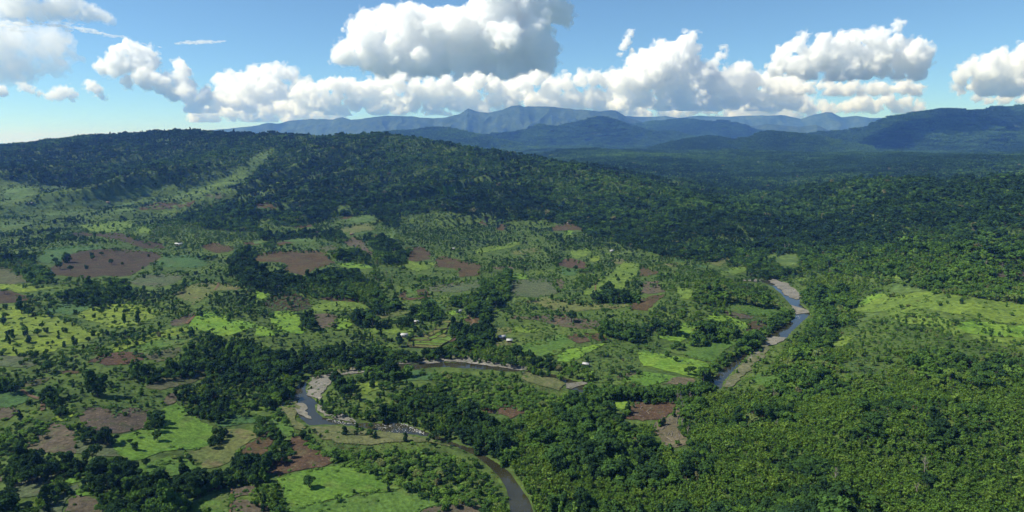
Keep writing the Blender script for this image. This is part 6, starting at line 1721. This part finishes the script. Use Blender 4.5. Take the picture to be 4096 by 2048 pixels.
    for q in range(26):                          # loose fibres, thinning towards the point
        u0 = sr.uniform(-25, 120); n_ = int(sr.uniform(5, 12)); vv = 22 + .0013 * max(u0, 0) ** 2 * .9 + sr.normal(0, 2.6 * (1 - max(u0, 0) / 170))
        strands += [(u0 + 5 * i, vv + (.10 + .0007 * max(u0, 0)) * 5 * i + sr.normal(0, .35), sr.uniform(1.6, 4.2) * (1.15 - max(u0 + 5 * i, 0) / 230) * math.sin(3.14 * (i + .7) / (n_ + .7)) + .7) for i in range(n_)]
    cloud("long feathery streak of high cloud trailing to a point", 26000, strands, seed=22, squash=.32, soft=7, kids=10, cell=.8, rag=.5, wisp=False)
    cloud("small pointed wisp of high cloud beyond the streak", 26000, [(176 + 2.4 * i, 43.5 - .12 * i, 2.4 + 1.8 * math.sin(3.14 * i / 20)) for i in range(21)], seed=23, squash=.34, soft=8, kids=14, cell=.6, rag=.3, wisp=False)
    cloud("grey cloud heap above the high streak", 27000, [(40, 12, 12), (62, 12, 12), (85, 12, 11), (98, 15, 8), (112, 21, 6), (20, 8, 14), (0, 6, 14), (60, 0, 18), (30, -6, 18)], seed=24, soft=14, kids=12, wisp=False)
    cloud("faint veil of sunlit cloud high in the sky", 32000, [(10, 50, 22), (35, 44, 20), (55, 42, 16), (0, 68, 20), (28, 70, 18), (45, 62, 14), (-20, 40, 28), (70, 52, 10)], seed=25, soft=24, kids=10, cell=1.6, wisp=False)

# the overhead cloud whose shadow lies on the big mountain
def shadow_cloud(px_, py_, pz_, alt, blobs, label, seed):
    """placed where the sun throws its shadow at (px_, py_, pz_)"""
    t = (alt - pz_) / sdir.z; cx, cyy = px_ + sdir.x * t, py_ + sdir.y * t
    puff = []
    r = np.random.default_rng(seed); S = []
    V, F, n = [], [], 0
    lo = np.array([1e9] * 3); pts = []
    for ox, oy, R in blobs: pts.append((cx + ox, cyy + oy, alt + R * .3, R))
    S = []
    for x, y, z, R in pts:
        S.append((x, y, z, R))
        for _ in range(10):
            d = r.normal(0, 1, 3); d /= np.linalg.norm(d); S.append((x + d[0] * R * .8, y + d[1] * R * .8, z + d[2] * R * .5, R * r.uniform(.25, .45)))
    S = np.array(S); h = 55.0; lo = (S[:, :3] - S[:, 3:]).min(0) - 3 * h; hi = (S[:, :3] + S[:, 3:]).max(0) + 3 * h
    dim = np.ceil((hi - lo) / h).astype(int) + 1; G = np.full(dim, 3.0)
    gx = (lo[0] + np.arange(dim[0]) * h)[:, None, None]; gy = (lo[1] + np.arange(dim[1]) * h)[None, :, None]; gz = (lo[2] + np.arange(dim[2]) * h)[None, None, :]
    for x, y, z, R in S: G = np.minimum(G, (np.sqrt((gx - x) ** 2 + (gy - y) ** 2 + ((gz - z) / .55) ** 2) - R) / h)
    V, F = surface_nets(G, lo, h)
    m, nt, out = new_mat("cloud_droplets"); pv = nt.nodes.new("ShaderNodeVolumePrincipled"); pv.inputs["Density"].default_value = .006; pv.inputs["Color"].default_value = (1, 1, 1, 1); pv.inputs["Absorption Color"].default_value = (1, 1, 1, 1); pv.inputs["Anisotropy"].default_value = .25
    nt.links.new(pv.outputs[0], out.inputs["Volume"])
    link("cloud", mesh_from("cloud", V, F, [m]), label=label, cat="cloud")
b0 = cast([(900, 140)])[0]
a, b, c = ray(905, 130); t = 6500 / b
shadow_cloud(a * t, 6500, 420, 2900, [(-600, 0, 260), (-250, 60, 330), (150, 80, 360), (550, 120, 330), (900, 200, 240), (-900, -60, 170)], "cumulus overhead shading the big wooded mountain", 77)
print("clouds", time.perf_counter() - T0)

# ------------------------------------------------------------------ air
V, F = box(0, 41000, 0, 176000, 85000, 1)
V[:, 1] = np.where(V[:, 1] > 41000, 84000, -1500)
V[:, 2] = np.where(V[:, 2] > 0, 1030.0, -60.0)
m, nt, out = new_mat("air")
pv = nt.nodes.new("ShaderNodeVolumePrincipled")
pv.inputs["Color"].default_value = (0.16, 0.37, 1.0, 1); pv.inputs["Absorption Color"].default_value = (1, 1, 1, 1)
pv.inputs["Density"].default_value = HAZE_DENSITY; pv.inputs["Anisotropy"].default_value = 0.2
nt.links.new(pv.outputs[0], out.inputs["Volume"])
link("haze", mesh_from("haze", V, F, [m]), kind='stuff', label="blue air haze filling the valley")
print("done", time.perf_counter() - T0)
